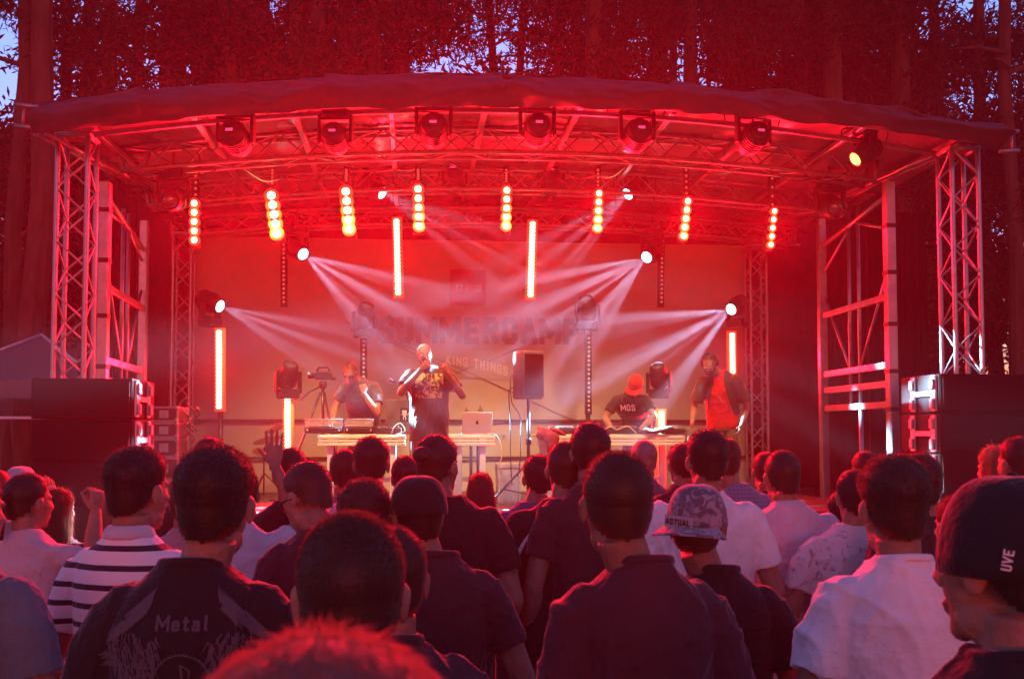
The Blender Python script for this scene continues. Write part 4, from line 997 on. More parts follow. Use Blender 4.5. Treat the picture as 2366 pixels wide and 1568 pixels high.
for lab, x, y, Y in (('unlit moving head on a pole above the man in sunglasses', 842, 728, 13.1), ('unlit moving head on top of the tube beside the camera tripod', 666, 866, 12.6), ('unlit moving head on a pole behind the man in the red cap', 1522, 868, 12.95), ('unlit moving head on top of the dotted bar right of the loudspeaker', 1357, 712, 13.0)):
    moving_head(lab, P(x, y, Y), (.25 if x < 1000 else -.25, -.5, .8), False, s=.88, group='unlit moving heads on poles', disp=False)

# ------------------------------------------------------------------ loudspeakers
def pa_box(label, x0, x1, y0, y1, Y, dp, group, bracket=0):
    a, b = P(x0, y0, Y), P(x1, y1, Y); w_ = b.x - a.x; h = a.z - b.z; t = thing('loudspeaker', label, 'loudspeaker', ((a.x + b.x) / 2, Y, b.z), 0, group)
    MB().box((0, dp / 2, h / 2), (w_, dp, h - .006), bev=.012).build('cabinet', M['carpet'], t)
    g = MB(); g.box((0, -.008, h / 2), (w_ - .05, .012, h - .06), bev=.004); g.build('grille', mat_g, t)
    if bracket:
        sx = bracket
        for yy in (0.08, dp * .62):
            MB().box((sx * (w_ / 2 + .012), yy, h / 2), (.028, .09, h * .92), bev=.008).build('side_plate', M['alu'], t)
            MB().box((sx * (w_ / 2 + .035), yy, h * .74), (.03, .06, .10), bev=.01).build('rigging_lock', M['alud'], t); MB().box((sx * (w_ / 2 + .035), yy, h * .24), (.03, .06, .10), bev=.01).build('rigging_lock', M['alud'], t)
        MB().box((sx * (w_ / 2 + .014), dp * .35 + .04, h / 2), (.02, dp * .54, .05), bev=.006).build('side_plate', M['alu'], t)
    return t
mat_g = mat('speaker_grille', (.014, .013, .014), .6, 0, .9, 400, 0, spec=.15)
for k_, (y0, y1) in enumerate(((872, 968), (968, 1066), (1066, 1163), (1163, 1330))):
    pa_box('black loudspeaker cabinet of the left stack, %s' % ('topmost, at the left tower', 'second from the top', 'third from the top', 'large bass box at the bottom')[k_], 72, 306, y0, y1, 9.1, .75, 'loudspeakers of the left stack', 1)
for k_, (y0, y1) in enumerate(((862, 954), (954, 1048), (1048, 1145), (1145, 1330))):
    pa_box('black loudspeaker cabinet of the right stack, %s' % ('topmost, red-lit brackets', 'second from the top, red-lit brackets', 'third from the top', 'large bass box at the bottom')[k_], 2170, 2420, y0, y1, 9.0, .75, 'loudspeakers of the right stack', -1)

p = P(1221, 1170, 11.2); t = thing('loudspeaker_on_stand', 'black loudspeaker on a tripod stand right of the man with the microphone', 'loudspeaker', (p.x, 11.2, DZ))
zc = P(1221, 922, 11.2).z - DZ; h = P(1221, 812, 11.2).z - DZ - zc; w_ = 60 * 11.2 / 2400
b = MB(); b.loft([(0, .0, zc, w_ * .44, .13), (0, 0, zc + .02, w_ * .5, .15), (0, 0, zc + h - .02, w_ * .5, .15), (0, 0, zc + h, w_ * .46, .14)], 32, p=5)
b.xf(Matrix.Rotation(R(18), 4, 'Z')).build('cabinet', M['dgrey'], t, True)
b = MB(); b.box((0, -.152, zc + h / 2), (w_ * .80, .012, h * .86), bev=.005); b.xf(Matrix.Rotation(R(18), 4, 'Z')).build('grille', mat_g, t)
MB().tube([(0, 0, .35), (0, 0, zc)], .019, 10).build('pole', M['blackm'], t, True)
MB().tube([(0, 0, .30), (0, 0, .50)], .028, 10).build('collar', M['blackm'], t, True)
MB().tube([(0, 0, zc * .58), (0, 0, zc * .64)], .032, 10).build('collar', M['blackm'], t, True)
for k_ in range(3):
    a_ = R(200 + 120 * k_); e = Vector((math.cos(a_), math.sin(a_), 0)); MB().tube([Vector((0, 0, .46)) + e * .03, e * .50 + Vector((0, 0, .012))], .013, 8).build('leg', M['blackm'], t, True)
    MB().tube([Vector((0, 0, .14)), e * .30 + Vector((0, 0, .20))], .008, 6).build('strut', M['blackm'], t, True)
def cable(name_label, pts, m, r=.007, group='cables on the stage'):
    """smooth cable through points"""
    pts = [Vector(q) for q in pts]; out = []
    for i in range(len(pts) - 1):
        a, b, c, d = pts[max(i - 1, 0)], pts[i], pts[i + 1], pts[min(i + 2, len(pts) - 1)]
        for u in np.linspace(0, 1, 8, endpoint=False): out.append(.5 * ((2 * b) + (c - a) * u + (2 * a - 5 * b + 4 * c - d) * u * u + (3 * b - a - 3 * c + d) * u ** 3))
    out.append(pts[-1]); return tag(MB().tube(out, r, 6).build('cable', m, None, True), name_label, 'cable', group)
q = lambda x, y, Y: P(x, y, Y)
cable('thin black cable looping from the back of the stand loudspeaker down its pole', [q(1192, 865, 11.25), q(1180, 875, 11.25), q(1183, 930, 11.2), q(1202, 965, 11.2), q(1203, 1050, 11.25), q(1196, 1100, 11.2)], M['cable'])
cable('second thin black cable from the stand loudspeaker to the deck', [q(1190, 895, 11.25), q(1176, 905, 11.25), q(1179, 970, 11.25), q(1180, 1060, 11.2), q(1183, 1120, 11.2)], M['cable'])
cable('pale cable drooping from the right end of the laptop table', [q(1128, 1002, 11.7), q(1150, 1008, 11.55), q(1160, 1050, 11.5), q(1150, 1085, 11.5), q(1158, 1130, 11.5)], M['cablew'])
cable('pale cable curled on the table between laptop and mixer', [q(903, 1004, 11.75), q(912, 985, 11.7), q(926, 978, 11.7), q(935, 995, 11.7), q(915, 1003, 11.72)], M['cablew'], .006)
cable('pale cable lying on the deck gear of the right table', [q(1385, 1000, 11.75), q(1410, 985, 11.72), q(1425, 992, 11.72), q(1450, 984, 11.72), q(1470, 1000, 11.75)], M['cablew'], .006)

# ------------------------------------------------------------------ tables
def table(label, x0, x1, Y, dp, m_leg):
    a, b = P(x0, 1003, Y), P(x1, 1003, Y); zt0 = a.z; w_ = b.x - a.x; t = thing('table', label, 'table', ((a.x + b.x) / 2, Y, DZ), 0, 'slatted tables on the stage'); H_ = zt0 - DZ
    MB().box((0, dp / 2, H_ - .012), (w_, dp - .04, .024), bev=.004).build('top', M['wood'], t)
    for k_ in range(3): MB().box((0, -.008 + .006 * (k_ == 1), H_ - .032 - k_ * .040), (w_ + .02 * (k_ != 1), .03, .034), bev=.005).build('front_slat', M['wood'], t)
    for sx in (-1, 1):
        for yy in (.05, dp - .06): MB().box((sx * (w_ / 2 - .13), yy, (H_ - .03) / 2), (.07, .05, H_ - .03), bev=.006).build('leg', m_leg, t)
    MB().box((0, dp - .06, .25), (w_ - .3, .03, .05), bev=.005).build('rail', m_leg, t)
    return t, H_
TY = 11.75
table('left slatted table with the record player and the dark laptop', 736, 936, TY, .7, M['white'])
table('middle slatted table with the silver laptop', 1034, 1142, TY, .7, M['white'])
table('right slatted table with the mixer, a red jacket and draped cloth', 1242, 1585, TY, .7, M['white'])
TZ = P(1000, 1003, TY).z
for lab, x in (('dark metal trestle leg under the middle table, left one', 1088), ('dark metal trestle leg under the middle table, right one', 1105)):
    p = P(x, 1030, 12.0); MB_ = MB().box((0, 0, (TZ - DZ - .03) / 2), (.035, .035, TZ - DZ - .03), bev=.005); MB_.box((0, 0, .01), (.2, .12, .02), bev=.004)
    o = MB_.build('trestle_leg', M['blackm'], None, loc=(p.x, 12.0, DZ)); tag(o, lab, 'trestle', 'trestle legs')

def laptop(label, x0, x1, ytop, Y, m, dot, tilt=12, rz=0):
    a, b = P(x0, 1000, Y), P(x1, 1000, Y); w_ = b.x - a.x; h = P(x0, ytop, Y).z - TZ; t = thing('laptop', label, 'laptop', ((a.x + b.x) / 2, Y, TZ + .002), R(rz))
    MB().box((0, .13, .008), (w_, .24, .014), bev=.004).build('keyboard_base', m, t)
    rt = Matrix.Rotation(R(tilt), 4, 'X'); l = MB().box((0, 0, h / 2), (w_, .009, h), bev=.003); l.xf(Matrix.Translation((0, 0, .016)) @ rt); lo = l.build('lid', m, t)
    if dot:
        d = MB(); d.ball((0, -.006, h * .5), (.019, .002, .021), 16, 6); d.ball((.014, -.0065, h * .5 + .004), (.008, .0022, .008), 10, 5, mi=1); d.ball((.004, -.006, h * .5 + .029), (.004, .002, .008), 8, 5, Matrix.Rotation(R(30), 3, 'Y')); d.xf(Matrix.Translation((0, 0, .016)) @ rt).build('emblem', [M['black'], m], lo)
    else:
        d = MB().box((.03, -.0062, h * .55), (.10, .002, .15), bev=0); d.box((.03, -.0075, h * .55 + .03), (.05, .001, .04), mi=1); d.box((.03, -.0075, h * .55 - .01), (.03, .001, .035), mi=1)
        for s_ in (-1, 1): d.box((.03 + s_ * .013, -.0075, h * .55 - .045), (.01, .001, .035), mi=1); d.box((.03 + s_ * .026, -.0075, h * .55 + .0), (.022, .001, .009), mi=1)
        d.xf(Matrix.Translation((0, 0, .016)) @ rt).build('sticker', [M['black'], M['white']], lo)
    return t
laptop('open silver laptop with a dark fruit emblem on the middle table', 1068, 1137, 955, TY + .05, M['silver'], True, 8)
laptop('open dark laptop with a black and white figure sticker beside the man in sunglasses', 891, 968, 925, TY + .25, M['dgrey'], False, 10, -8)

def turntable(label, x0, x1, ytop, Y, box=True):
    a, b = P(x0, 1000, Y), P(x1, 1000, Y); w_ = b.x - a.x; t = thing('turntable', label, 'turntable', ((a.x + b.x) / 2, Y, TZ + .001), 0, 'turntables and players')
    MB().box((0, .17, .045), (w_, .34, .07), bev=.012).build('plinth', M['black'], t)
    MB().tube([(-.04, .17, .08), (-.04, .17, .105)], .145, 32).build('platter', M['dgrey'], t, True)
    MB().tube([(w_ * .38, .27, .08), (w_ * .38, .27, .13), (w_ * .36, .20, .135), (w_ * .20, .08, .12)], .006, 6).build('tonearm', M['silver'], t, True)
    for k_ in (-1, 1): MB().tube([(w_ * .42 * k_, -.004, .045), (w_ * .42 * k_, -.012, .045)], .013, 10).build('knob', M['silver'], t, True)
    if box:
        b = MB(); b.tube([(-w_ / 2, 0, .09), (-w_ / 2, 0, .17), (w_ / 2, 0, .17), (w_ / 2, 0, .09)], .004, 5); b.tube([(-w_ / 2, .33, .09), (-w_ / 2, .33, .17), (w_ / 2, .33, .17), (w_ / 2, .33, .09)], .004, 5)
        b.tube([(-w_ / 2, 0, .17), (-w_ / 2, .33, .17)], .004, 5); b.tube([(w_ / 2, 0, .17), (w_ / 2, .33, .17)], .004, 5); b.build('lid_frame', M['silver'], t, True)
        MB().box((0, .003, .125), (w_ * .97, .003, .075)).build('lid_pane', plexi, t)
plexi = mat('clear_plastic', (.7, .7, .7), .15, alpha=.18)
turntable('record player with a clear lid at the left end of the left table', 703, 790, 970, TY + .02)
turntable('second record player with a clear lid, in front of the man in sunglasses', 796, 862, 970, TY + .02)
def mixer(label, x0, x1, Y, h, seed):
    a, b = P(x0, 1000, Y), P(x1, 1000, Y); w_ = b.x - a.x; r_ = random.Random(seed); t = thing('dj_mixer', label, 'mixer', ((a.x + b.x) / 2, Y, TZ + .001), 0, 'mixers and players')
    MB().box((0, .15, h / 2), (w_, .30, h), bev=.01).build('case', M['black'], t)
    k = MB(); l = MB()
    for i in range(6):
        for j in range(4):
            x, y = -w_ / 2 + w_ * (i + .7) / 6.6, .03 + .06 * j
            k.tube([(x, y, h), (x, y, h + .022)], .009, 8); l.box((x + .01, y - .012, h + .003), (.008, .008, .006)) if r_.random() < .4 else None
    k.build('knob', M['dgrey'], t, True); l.build('indicator', mat('indicator_lamp', (.6, .4, .2), .4, emit=(1, .5, .2, .8)), t)
    for j in (-1, 1): MB().tube([(w_ * .25 * j, .02, h), (w_ * .25 * j, .28, h + .004)], .003, 5).build('fader', M['silver'], t, True)
mixer('black mixer with many knobs between the record player and the dark laptop', 866, 928, TY + .03, .075, 1)
mixer('low black player at the left end of the right table', 1287, 1330, TY + .05, .07, 2)
mixer('black mixer in the middle of the right table', 1336, 1392, TY + .03, .085, 3)
mixer('wide black mixer in front of the man in the red cap', 1400, 1478, TY + .03, .08, 4)
mixer('small black player near the right end of the right table', 1540, 1578, TY + .2, .06, 5)

def drape(label, name, pts, m, cat, thick=.02, seed=1, vox=.012):
    b = MB(); r_ = random.Random(seed)
    for (x, y, Y, rx, ry, rz) in pts: b.ball(P(x, y, Y), (rx, ry, rz), 14, 8, Matrix.Rotation(r_.uniform(-.5, .5), 3, 'Y'))
    me = remesh(b, vox, 2, .012, seed); setmat(me, m); return tag(link(name, me), label, cat)
drape('crumpled red jacket hanging over the left end of the right table', 'jacket', [(1262, 998, 11.75, .13, .08, .035), (1288, 996, 11.8, .12, .10, .03), (1275, 1014, 11.68, .09, .05, .09), (1280, 1040, 11.66, .075, .04, .12), (1292, 1062, 11.66, .06, .035, .09), (1250, 1004, 11.7, .06, .05, .06)], M['redc'], 'jacket', seed=2)
drape('grey-brown cloth draped over the right end of the right table', 'cloth', [(1530, 992, 11.78, .16, .10, .035), (1565, 990, 11.8, .16, .10, .045), (1595, 1005, 11.76, .08, .08, .09), (1590, 1030, 11.7, .05, .05, .13), (1500, 996, 11.76, .10, .08, .03)], mat('brown_cloth', (.12, .09, .07), .9, 0, .3, 30, .2, 6), 'cloth', seed=3)

# video camera on a tripod
p = P(745, 1010, 12.3); t = thing('camera_tripod', 'black tripod with panning handle, left of the man in sunglasses', 'tripod', (p.x, 12.3, DZ)); zt0 = P(745, 906, 12.3).z - DZ
for k_ in range(3):
    a_ = R(-90 + 35 + 120 * k_); e = Vector((math.cos(a_), math.sin(a_), 0)); MB().tube([Vector((0, 0, zt0)) + e * .03, e * .28 + Vector((0, 0, zt0 * .45)), e * .50], [.016, .013, .010], 8).build('leg', M['blackm'], t, True)
MB().tube([(0, 0, zt0 * .6), (0, 0, zt0 + .05)], .02, 10).build('centre_column', M['blackm'], t, True)
MB().ball((0, 0, zt0 + .09), (.05, .05, .055), 12, 8).build('pan_head', M['black'], t, True)
MB().tube([(0, 0, zt0 + .08), (-.16, -.05, zt0 - .0), (-.27, -.08, zt0 - .12)], .010, 8).build('handle', M['black'], t, True)
t2 = thing('video_camera', 'small black video camera on top of the tripod', 'camera', (p.x, 12.3, DZ + zt0 + .142))
MB().box((0, 0, .05), (.20, .09, .09), Matrix.Rotation(R(12), 3, 'Z'), bev=.015).build('housing', M['black'], t2)
MB().tube([(-.10, 0, .055), (-.17, -.02, .05)], [.032, .038], 16).build('lens_barrel', M['black'], t2, True)
MB().tube([(-.07, 0, .10), (-.05, 0, .15), (.05, 0, .155), (.08, 0, .11)], .013, 8).build('handle', M['black'], t2, True)
MB().box((.12, 0, .02), (.06, .06, .035), bev=.008).build('battery', M['black'], t2)

# cymbals at the back left
p = P(610, 1100, 13.3); t = thing('cymbal_stand', 'cymbals on a thin stand between the leftmost tubes', 'cymbals', (p.x, 13.3, DZ))
def xz(px, py): w = P(px, py, 13.3); return (w.x - p.x, 0, w.z - DZ)
MB().tube([(0, 0, .02), xz(610, 1040), xz(618, 1018)], .010, 8).build('stand', M['blackm'], t, True); MB().tube([xz(612, 1060), xz(634, 992)], .009, 8).build('boom', M['blackm'], t, True)
for k_ in range(3): MB().tube([(0, 0, .3), (.28 * math.cos(2.1 * k_), .28 * math.sin(2.1 * k_), .01)], .009, 6).build('leg', M['blackm'], t, True)
for (x, y, r_, tl) in ((640, 988, .17, 24), (618, 1016, .18, 12), (620, 1046, .20, -10)):
    c = Vector(xz(x, y)); b = MB(); b.add([(math.cos(a_) * r_ * f, math.sin(a_) * r_ * f, z) for f, z in ((1, 0), (.6, .014), (.22, .022), (.12, .035), (.01, .038), (.01, .034), (.6, .010), (.99, -.003)) for a_ in np.linspace(0, 2 * math.pi, 28, endpoint=False)], [(i * 28 + j, i * 28 + (j + 1) % 28, (i + 1) * 28 + (j + 1) % 28, (i + 1) * 28 + j) for i in range(7) for j in range(28)])
    b.xf(Matrix.Translation(c) @ Matrix.Rotation(R(-tl), 4, 'Y') @ Matrix.Rotation(R(14), 4, 'X')).build('cymbal', M['brass'], t, True)

# plastic crate and flight cases
p0_, p1_ = P(1145, 1070, 12.0), P(1203, 1158, 12.0)
b = MB(); w_, h = p1_.x - p0_.x, p0_.z - DZ
b.loft([(0, 0, 0, w_ / 2 * .9, .17), (0, 0, h * .9, w_ / 2 * .98, .19), (0, 0, h * .9, w_ / 2 * 1.03, .2), (0, 0, h, w_ / 2 * 1.03, .2), (0, 0, h, w_ / 2 * .95, .18), (0, 0, .02, w_ / 2 * .85, .16)], 32, p=6)
for k_ in range(7): b.box((-w_ * .4 + w_ * .8 * k_ / 6, -.185, h * .45), (.012, .02, h * .8))
tag(b.build('plastic_crate', M['crate'], None, loc=((p0_.x + p1_.x) / 2, 12.0, DZ + .001)), 'whitish clear plastic crate on the deck behind the loudspeaker stand', 'crate')
def flight_case(label, y0, y1, Y, x0=346, x1=412):
    a, b = P(x0, y0, Y), P(x1, y1, Y); w_, h = b.x - a.x, a.z - b.z; t = thing('flight_case', label, 'flight case', ((a.x + b.x) / 2, Y, b.z), 0, 'stacked flight cases')
    MB().box((0, .25, h / 2), (w_ - .02, .5, h - .012), bev=.006).build('panel', M['black'], t)
    e = MB()
    for z in (.012, h - .014):
        for y in (0, .5): e.box((0, y, z), (w_, .03, .022), bev=.004)
    for x in (-w_ / 2 + .012, w_ / 2 - .012):
        for y in (0, .5): e.box((x, y, h / 2), (.022, .032, h - .05), bev=.004)
    e.build('edging', M['alu'], t)
    for x in (-w_ / 2 + .02, w_ / 2 - .02):
        for z in (.02, h - .022): MB().ball((x, -.004, z), (.026, .02, .026), 10, 6).build('corner_ball', M['alu'], t, True)
    MB().box((0, -.012, h / 2), (.10, .012, min(.10, h * .5)), bev=.004).build('handle', M['alud'], t)
ys = [938, 975, 1012, 1056, 1108, 1163]
for k_ in range(5): flight_case('flight case with metal edges beside the left loudspeaker stack, %s' % ('topmost', 'second from the top', 'third from the top', 'fourth from the top', 'lowest of the pile')[k_], ys[k_], ys[k_ + 1], 11.9)
b = MB(); r_ = random.Random(4)
for k_ in range(16):
    x, z = r_.uniform(0, .16), r_.uniform(.05, 1.0); b.tube([(x + .05 * math.sin(u * 6 + k_), .05 * math.cos(u * 5 + k_), z + .28 * u) for u in np.linspace(0, 1, 9)], .011, 6)
p = P(415, 1160, 12.2); tag(b.build('cable_bundle', M['cable'], None, True, loc=(p.x, 12.2, DZ)), 'tangle of cables hanging beside the pile of flight cases', 'cables')

# marquee on the left
pk = P(85, 770, 16.0); el = P(-60, 878, 15.2); er = P(185, 888, 15.2); t = thing('marquee', 'grey marquee tent with a pointed roof at the left edge, behind the loudspeakers', 'tent', (pk.x, 16.2, 0))
hw, ez = 1.25, el.z; rz_ = pk.z; V = [(-hw, -1, ez), (hw, -1, ez), (hw, 1, ez), (-hw, 1, ez)]; rings = []
for k_ in range(9):
    u = k_ / 8; s_ = (1 - u) ** 1.12 + .02 * (u == 1); z = ez + (rz_ - ez) * u
    rings += [(-hw * s_, -hw * s_, z), (0, -hw * s_ * .97, z - .015), (hw * s_, -hw * s_, z), (hw * s_ * .97, 0, z - .015), (hw * s_, hw * s_, z), (0, hw * s_ * .97, z), (-hw * s_, hw * s_, z), (-hw * s_ * .97, 0, z)]
MB().add(rings, [(8 * i + j, 8 * i + (j + 1) % 8, 8 * i + 8 + (j + 1) % 8, 8 * i + 8 + j) for i in range(8) for j in range(8)] + [tuple(range(64, 72))]).build('roof', M['tent'], t, True)
b = MB()
for sx, sy in ((-1, -1), (1, -1)): b.tube([(sx * hw, sy * hw, ez), (sx * hw * .5, sy * hw * .5, (ez + rz_) / 2 - .02), (0, 0, rz_)], .025, 6)
b.build('piping', M['white'], t, True)
MB().box((0, hw - .02, ez / 2), (hw * 2 - .04, .02, ez)).build('wall', M['tent'], t); MB().box((0, -hw, ez - .13), (hw * 2, .02, .26)).build('valance', M['tent'], t)
MB().box((0, -hw - .02, P(40, 965, 15).z), (hw * 2, .04, .04), bev=.01).build('rail', M['white'], t)
for sx in (-1, 1):
    for sy in (-1, 1): MB().tube([(sx * hw, sy * hw, -.1), (sx * hw, sy * hw, ez)], .03, 8).build('pole', M['alu'], t, True)

# ------------------------------------------------------------------ the crowd
def capx(m, brim_az, mbrim=None, low=.115, patch=None):
    def f(root, hm, S, AR, AL, bend):
        c = cap_part(root, hm, m, brim_az, mbrim, low=low)
        if patch: patch(c, hm)
    return f
def onto(me_name, root, mb, dirv=(0, 1, 0), off=.003):
    """push flat marks onto the surface of a clothing part along dirv, in the wearer's frame"""
    from mathutils.bvhtree import BVHTree
    o = [c for c in root.children if c.name.split('.')[0] == me_name][0]; me = o.data
    bv = BVHTree.FromPolygons([v.co for v in me.vertices], [tuple(p.vertices) for p in me.polygons]); d = Vector(dirv).normalized(); out = []
    for p in mb.v:
        h = bv.ray_cast(Vector(p) - d * .6, d)
        out.append(tuple(h[0] - d * off) if h[0] is not None else tuple(Vector(p)))
    mb.v = out; return o
M['shirtprint'] = mat('grey_print', (.075, .07, .085), .8)
M['wrist'] = mat('paper_wristband', (.75, .75, .75), .6)
def wristband(which, m=None):
    def f(root, hm, S, AR, AL, bend):
        a = (AR if which == 'R' else AL); p = a[1].lerp(a[2], .93); d = (a[2] - a[1]).normalized()
        MB().tube([p - d * .010, p + d * .010], .034, 16).xf(S).build('wristband', m or M['wrist'], root, True)
    return f
def both(*fs):
    def f(*a):
        for g in fs: g(*a)
    return f
def clip_on_cap(c, hm):
    t = text_mb('UVE', .013, .0); b = MB().box((0, .002, .012), (.075, .003, .040), bev=0); mt = hm @ Matrix.Translation((-.075, -.065, .135)) @ Matrix.Rotation(R(-52), 4, 'Z') @ Matrix.Rotation(R(-80), 4, 'Y')
    t.xf(mt).build('emblem', M['white'], c)
def patch_cap(c, hm):
    mt = hm @ Matrix.Translation((-.040, -.112, .128)) @ Matrix.Rotation(R(-20), 4, 'Z') @ Matrix.Rotation(R(4), 4, 'Y')
    b = MB().box((0, 0, .011), (.088, .003, .034), bev=0); p_ = b.xf(mt).build('patch', M['patch'], c)
    text_mb('ACTUAL', .017, .008).xf(mt @ Matrix.Translation((0, -.003, .003))).build('patch_letters', M['black'], p_)
M['patch'] = mat('patch_grey', (.35, .34, .36), .8)
camo = patterned('camo', 'blotch', (.10, .09, .11), (.30, .28, .33), 28, .48)
palepat = patterned('pale_leaf', 'blotch', (.62, .60, .62), (.30, .28, .32), 22, .56)
stripes = patterned('stripes', 'stripe', (.80, .76, .78), (.02, .012, .03), 17.5, .30)
greyshorts = patterned('grey_pattern', 'blotch', (.40, .40, .45), (.18, .18, .22), 30, .5)
checks = patterned('blue_check', 'check', (.20, .22, .32), (.10, .11, .18), 45, .3)
blk, dkg, wht, mar = cloth('black', (.016, .014, .016)), cloth('charcoal', (.050, .026, .032)), cloth('white', (.78, .74, .76)), cloth('dark_plum', (.075, .022, .032))
pale, grey, purple, denimm = cloth('pale_grey', (.52, .52, .58)), cloth('mid_grey', (.16, .15, .18)), cloth('purple_grey', (.12, .09, .17)), cloth('denim', (.10, .13, .22))
bluegrey = cloth('blue_grey', (.10, .14, .17))
PS = {}
def pp(key, *a, **k): PS[key] = person(*a, **k); return PS[key]
# nearest
pp('hair', 'person at the bottom edge close to the camera, only wispy red-lit hair in view', 748, 1492, 0, Y=.52, hair='wisp', hc='red_lit', shirt=dkg, face=8, strands=60000, lift=1.0)
pp('shaved', 'person with a shaved round head, both ears showing, nearest in the left half', 812, 1190, 0, Y=1.56, hair='buzz', hc='brown', shirt=dkg, face=2, wide=1.02)
pp('metal', 'person in a black T-shirt with a Metal lion print on the back', 497, 1030, 157, bx=458, Y=2.45, hair='thick', hc='black', shirt=blk, face=-6, wide=.98, deep=1.05, legs='short', lc=(.06, .06, .07), Rr=None, lift=.7)
pp('big', 'broad person in a dark plum T-shirt with close-cropped hair, middle of the right half', 1426, 1045, 165, bx=1478, Y=2.45, hair='buzz', hc='brown', shirt=mar, face=4, wide=.87, deep=1.05, skin='b', legs='short', lc=(.09, .08, .08), sleeve=.72)
pp('whitetee', 'person in a plain white T-shirt with short curly hair, large at the right', 2065, 1050, 150, bx=2075, Y=2.6, hair='fade', hc='brown', shirt=wht, face=-3, wide=1.0, deep=1.05, lift=.9, sleeve=.60, wrinkle=.005)
pp('rightcap', 'person in a dark cap and black shirt cut by the right edge, ear lit red', 2330, 1104, 0, Y=1.46, hair='crop', hc='black', shirt=blk, face=8, hyaw=16, zmax=.13, extras=capx(blk, None, low=.095, patch=clip_on_cap), wide=1.05)
pp('camo', 'person with a backwards mottled cap with a grey patch and a black T-shirt', 1612, 1120, 128, bx=1650, Y=3.0, hair='crop', hc='brown', shirt=cloth('soft_black', (.02, .016, .018)), face=-8, hyaw=-14, zmax=.12, extras=capx(camo, 168, camo, low=.110, patch=patch_cap), skin='b', wide=.93)
pp('striped', 'person in a white polo shirt with navy stripes, thick dark hair', 318, 1032, 112, bx=312, Y=3.35, hair='thick', hc='black', shirt=stripes, face=-18, hyaw=-12, collar=pale, lc=denimm, wrinkle=.003, Rr=(.26, .0, 1.16, .12, .22, 1.12), L=(-.27, -.02, 1.15, -.25, .10, .93), lift=.8)
pp('blackcap', 'person in a black cap and charcoal T-shirt, right of the shaved head', 965, 1100, 108, bx=1010, Y=3.3, hair='crop', hc='black', shirt=dkg, face=2, hyaw=14, zmax=.12, extras=capx(blk, 0), lc=(.03, .03, .04), wide=.90, Rr=(.28, -.02, 1.14, .27, .14, .93))
pp('tag', 'person in a grey T-shirt half hidden behind the shaved head, shoulder showing at its right', 905, 1215, 0, bx=905, Y=2.25, hair='crop', hc='brown', shirt=dkg, face=5)
pp('bowl', 'person with full red-rimmed hair standing behind the shaved head, purple shirt at the shoulder', 840, 1106, 118, Y=3.3, hair='thick', hc='brown', shirt=purple, face=4, lift=.8)
pp('glasses', 'person in glasses with the head bowed to the left, left of the shaved head', 730, 1064, 96, bx=735, Y=3.9, hair='short', hc='brown', shirt=dkg, face=20, hyaw=28, htilt=20, extras=lambda root, hm, S, AR, AL, b: glasses_part(root, hm, None))
pp('bun', 'person in a black shirt with a knot of hair, lit white on the right side', 1012, 1004, 92, bx=1035, Y=4.45, hair='bun', hc='brown', shirt=blk, face=-10, hyaw=-22, lc=(.03, .03, .03), Rr=(.27, -.02, 1.14, .20, .16, .96), wide=1.05)
pp('cone', 'person with a peaked crest of hair and light grey shirt, left of the hair knot', 858, 1008, 76, Y=5.1, hair='thick', hc='black', shirt=pale, face=-4, lift=.8)
pp('head795', 'person with white-rimmed dark hair behind the glasses wearer', 797, 1038, 66, Y=5.7, hair='short', hc='black', shirt=grey, face=3)
pp('tank', 'person in a black sleeveless top and grey patterned shorts, pale bare shoulder', 672, 1034, 64, Y=5.0, hair='crop', hc='brown', shirt=blk, sleeve=0, legs='short', lc=greyshorts, face=0, Rr=(.24, .02, 1.13, .16, .22, 1.05), L=(-.27, -.02, 1.18, -.32, .10, .98), wide=1.05)
pp('raised', 'person raising a bare arm with open fingers, behind the Metal T-shirt', 556, 1078, 82, bx=556, Y=4.7, hair='short', hc='black', shirt=pale, face=0, Rr=(.27, .06, 1.52, .14, .10, 1.80, .18, 0, 1.44), hands=(('open', (-.05, .1, 1), (0, 1, 0)), 'relaxed'))
pp('back480', 'person with dark hair peeking out just above the Metal T-shirt wearer', 486, 1010, 72, Y=5.6, hair='short', hc='black', shirt=dkg, face=0)
pp('fist', 'person with tied dark hair, pale rose T-shirt and a raised fist, at the left', 66, 1096, 84, bx=72, Y=4.6, hair='tail', hc='black', shirt=cloth('rose_white', (.52, .42, .46)), face=-22, hyaw=-14, Rr=(.25, .10, 1.40, .20, .18, 1.62), hands=(('fist', (0, .1, 1), (-1, .2, 0)), 'relaxed'), lc=(.03, .03, .04))
pp('redhair', 'person with long reddish hair dancing between the fist and the striped polo', 135, 1128, 62, Y=5.6, hair='fall', hc='brown', shirt=dkg, face=-15, legs='short', Rr=(.24, .1, 1.12, .12, .28, 1.14))
pp('longhair', 'person with long straight fair hair, left of the striped polo', 256, 1136, 64, Y=5.6, hair='fall', hc='fair', shirt=dkg, face=-10)
pp('edgeleft', 'person in a blue-grey T-shirt cut by the left edge, bare forearm hanging', -75, 1075, 0, Y=2.95, hair='short', hc='brown', shirt=bluegrey, face=-20, Rr=(.28, -.02, 1.14, .22, .2, 1.0), lc=(.05, .06, .09), wide=1.05, extras=wristband('R'))
pp('cap45', 'person in a pale cap far left, over the dark-haired person with the raised fist', 48, 1078, 54, Y=6.6, hair='crop', hc='brown', shirt=grey, face=-18, extras=capx(cloth('pale_cap', (.35, .34, .38)), 0))
pp('armleft', 'person at the far left edge with a hand held up against the loudspeakers', -8, 1085, 60, Y=6.2, hair='short', hc='brown', shirt=grey, face=-20, Rr=(.26, .12, 1.32, .22, .2, 1.60), hands=(('relaxed', (0, .1, 1), (-1, .2, 0)), 'relaxed'))
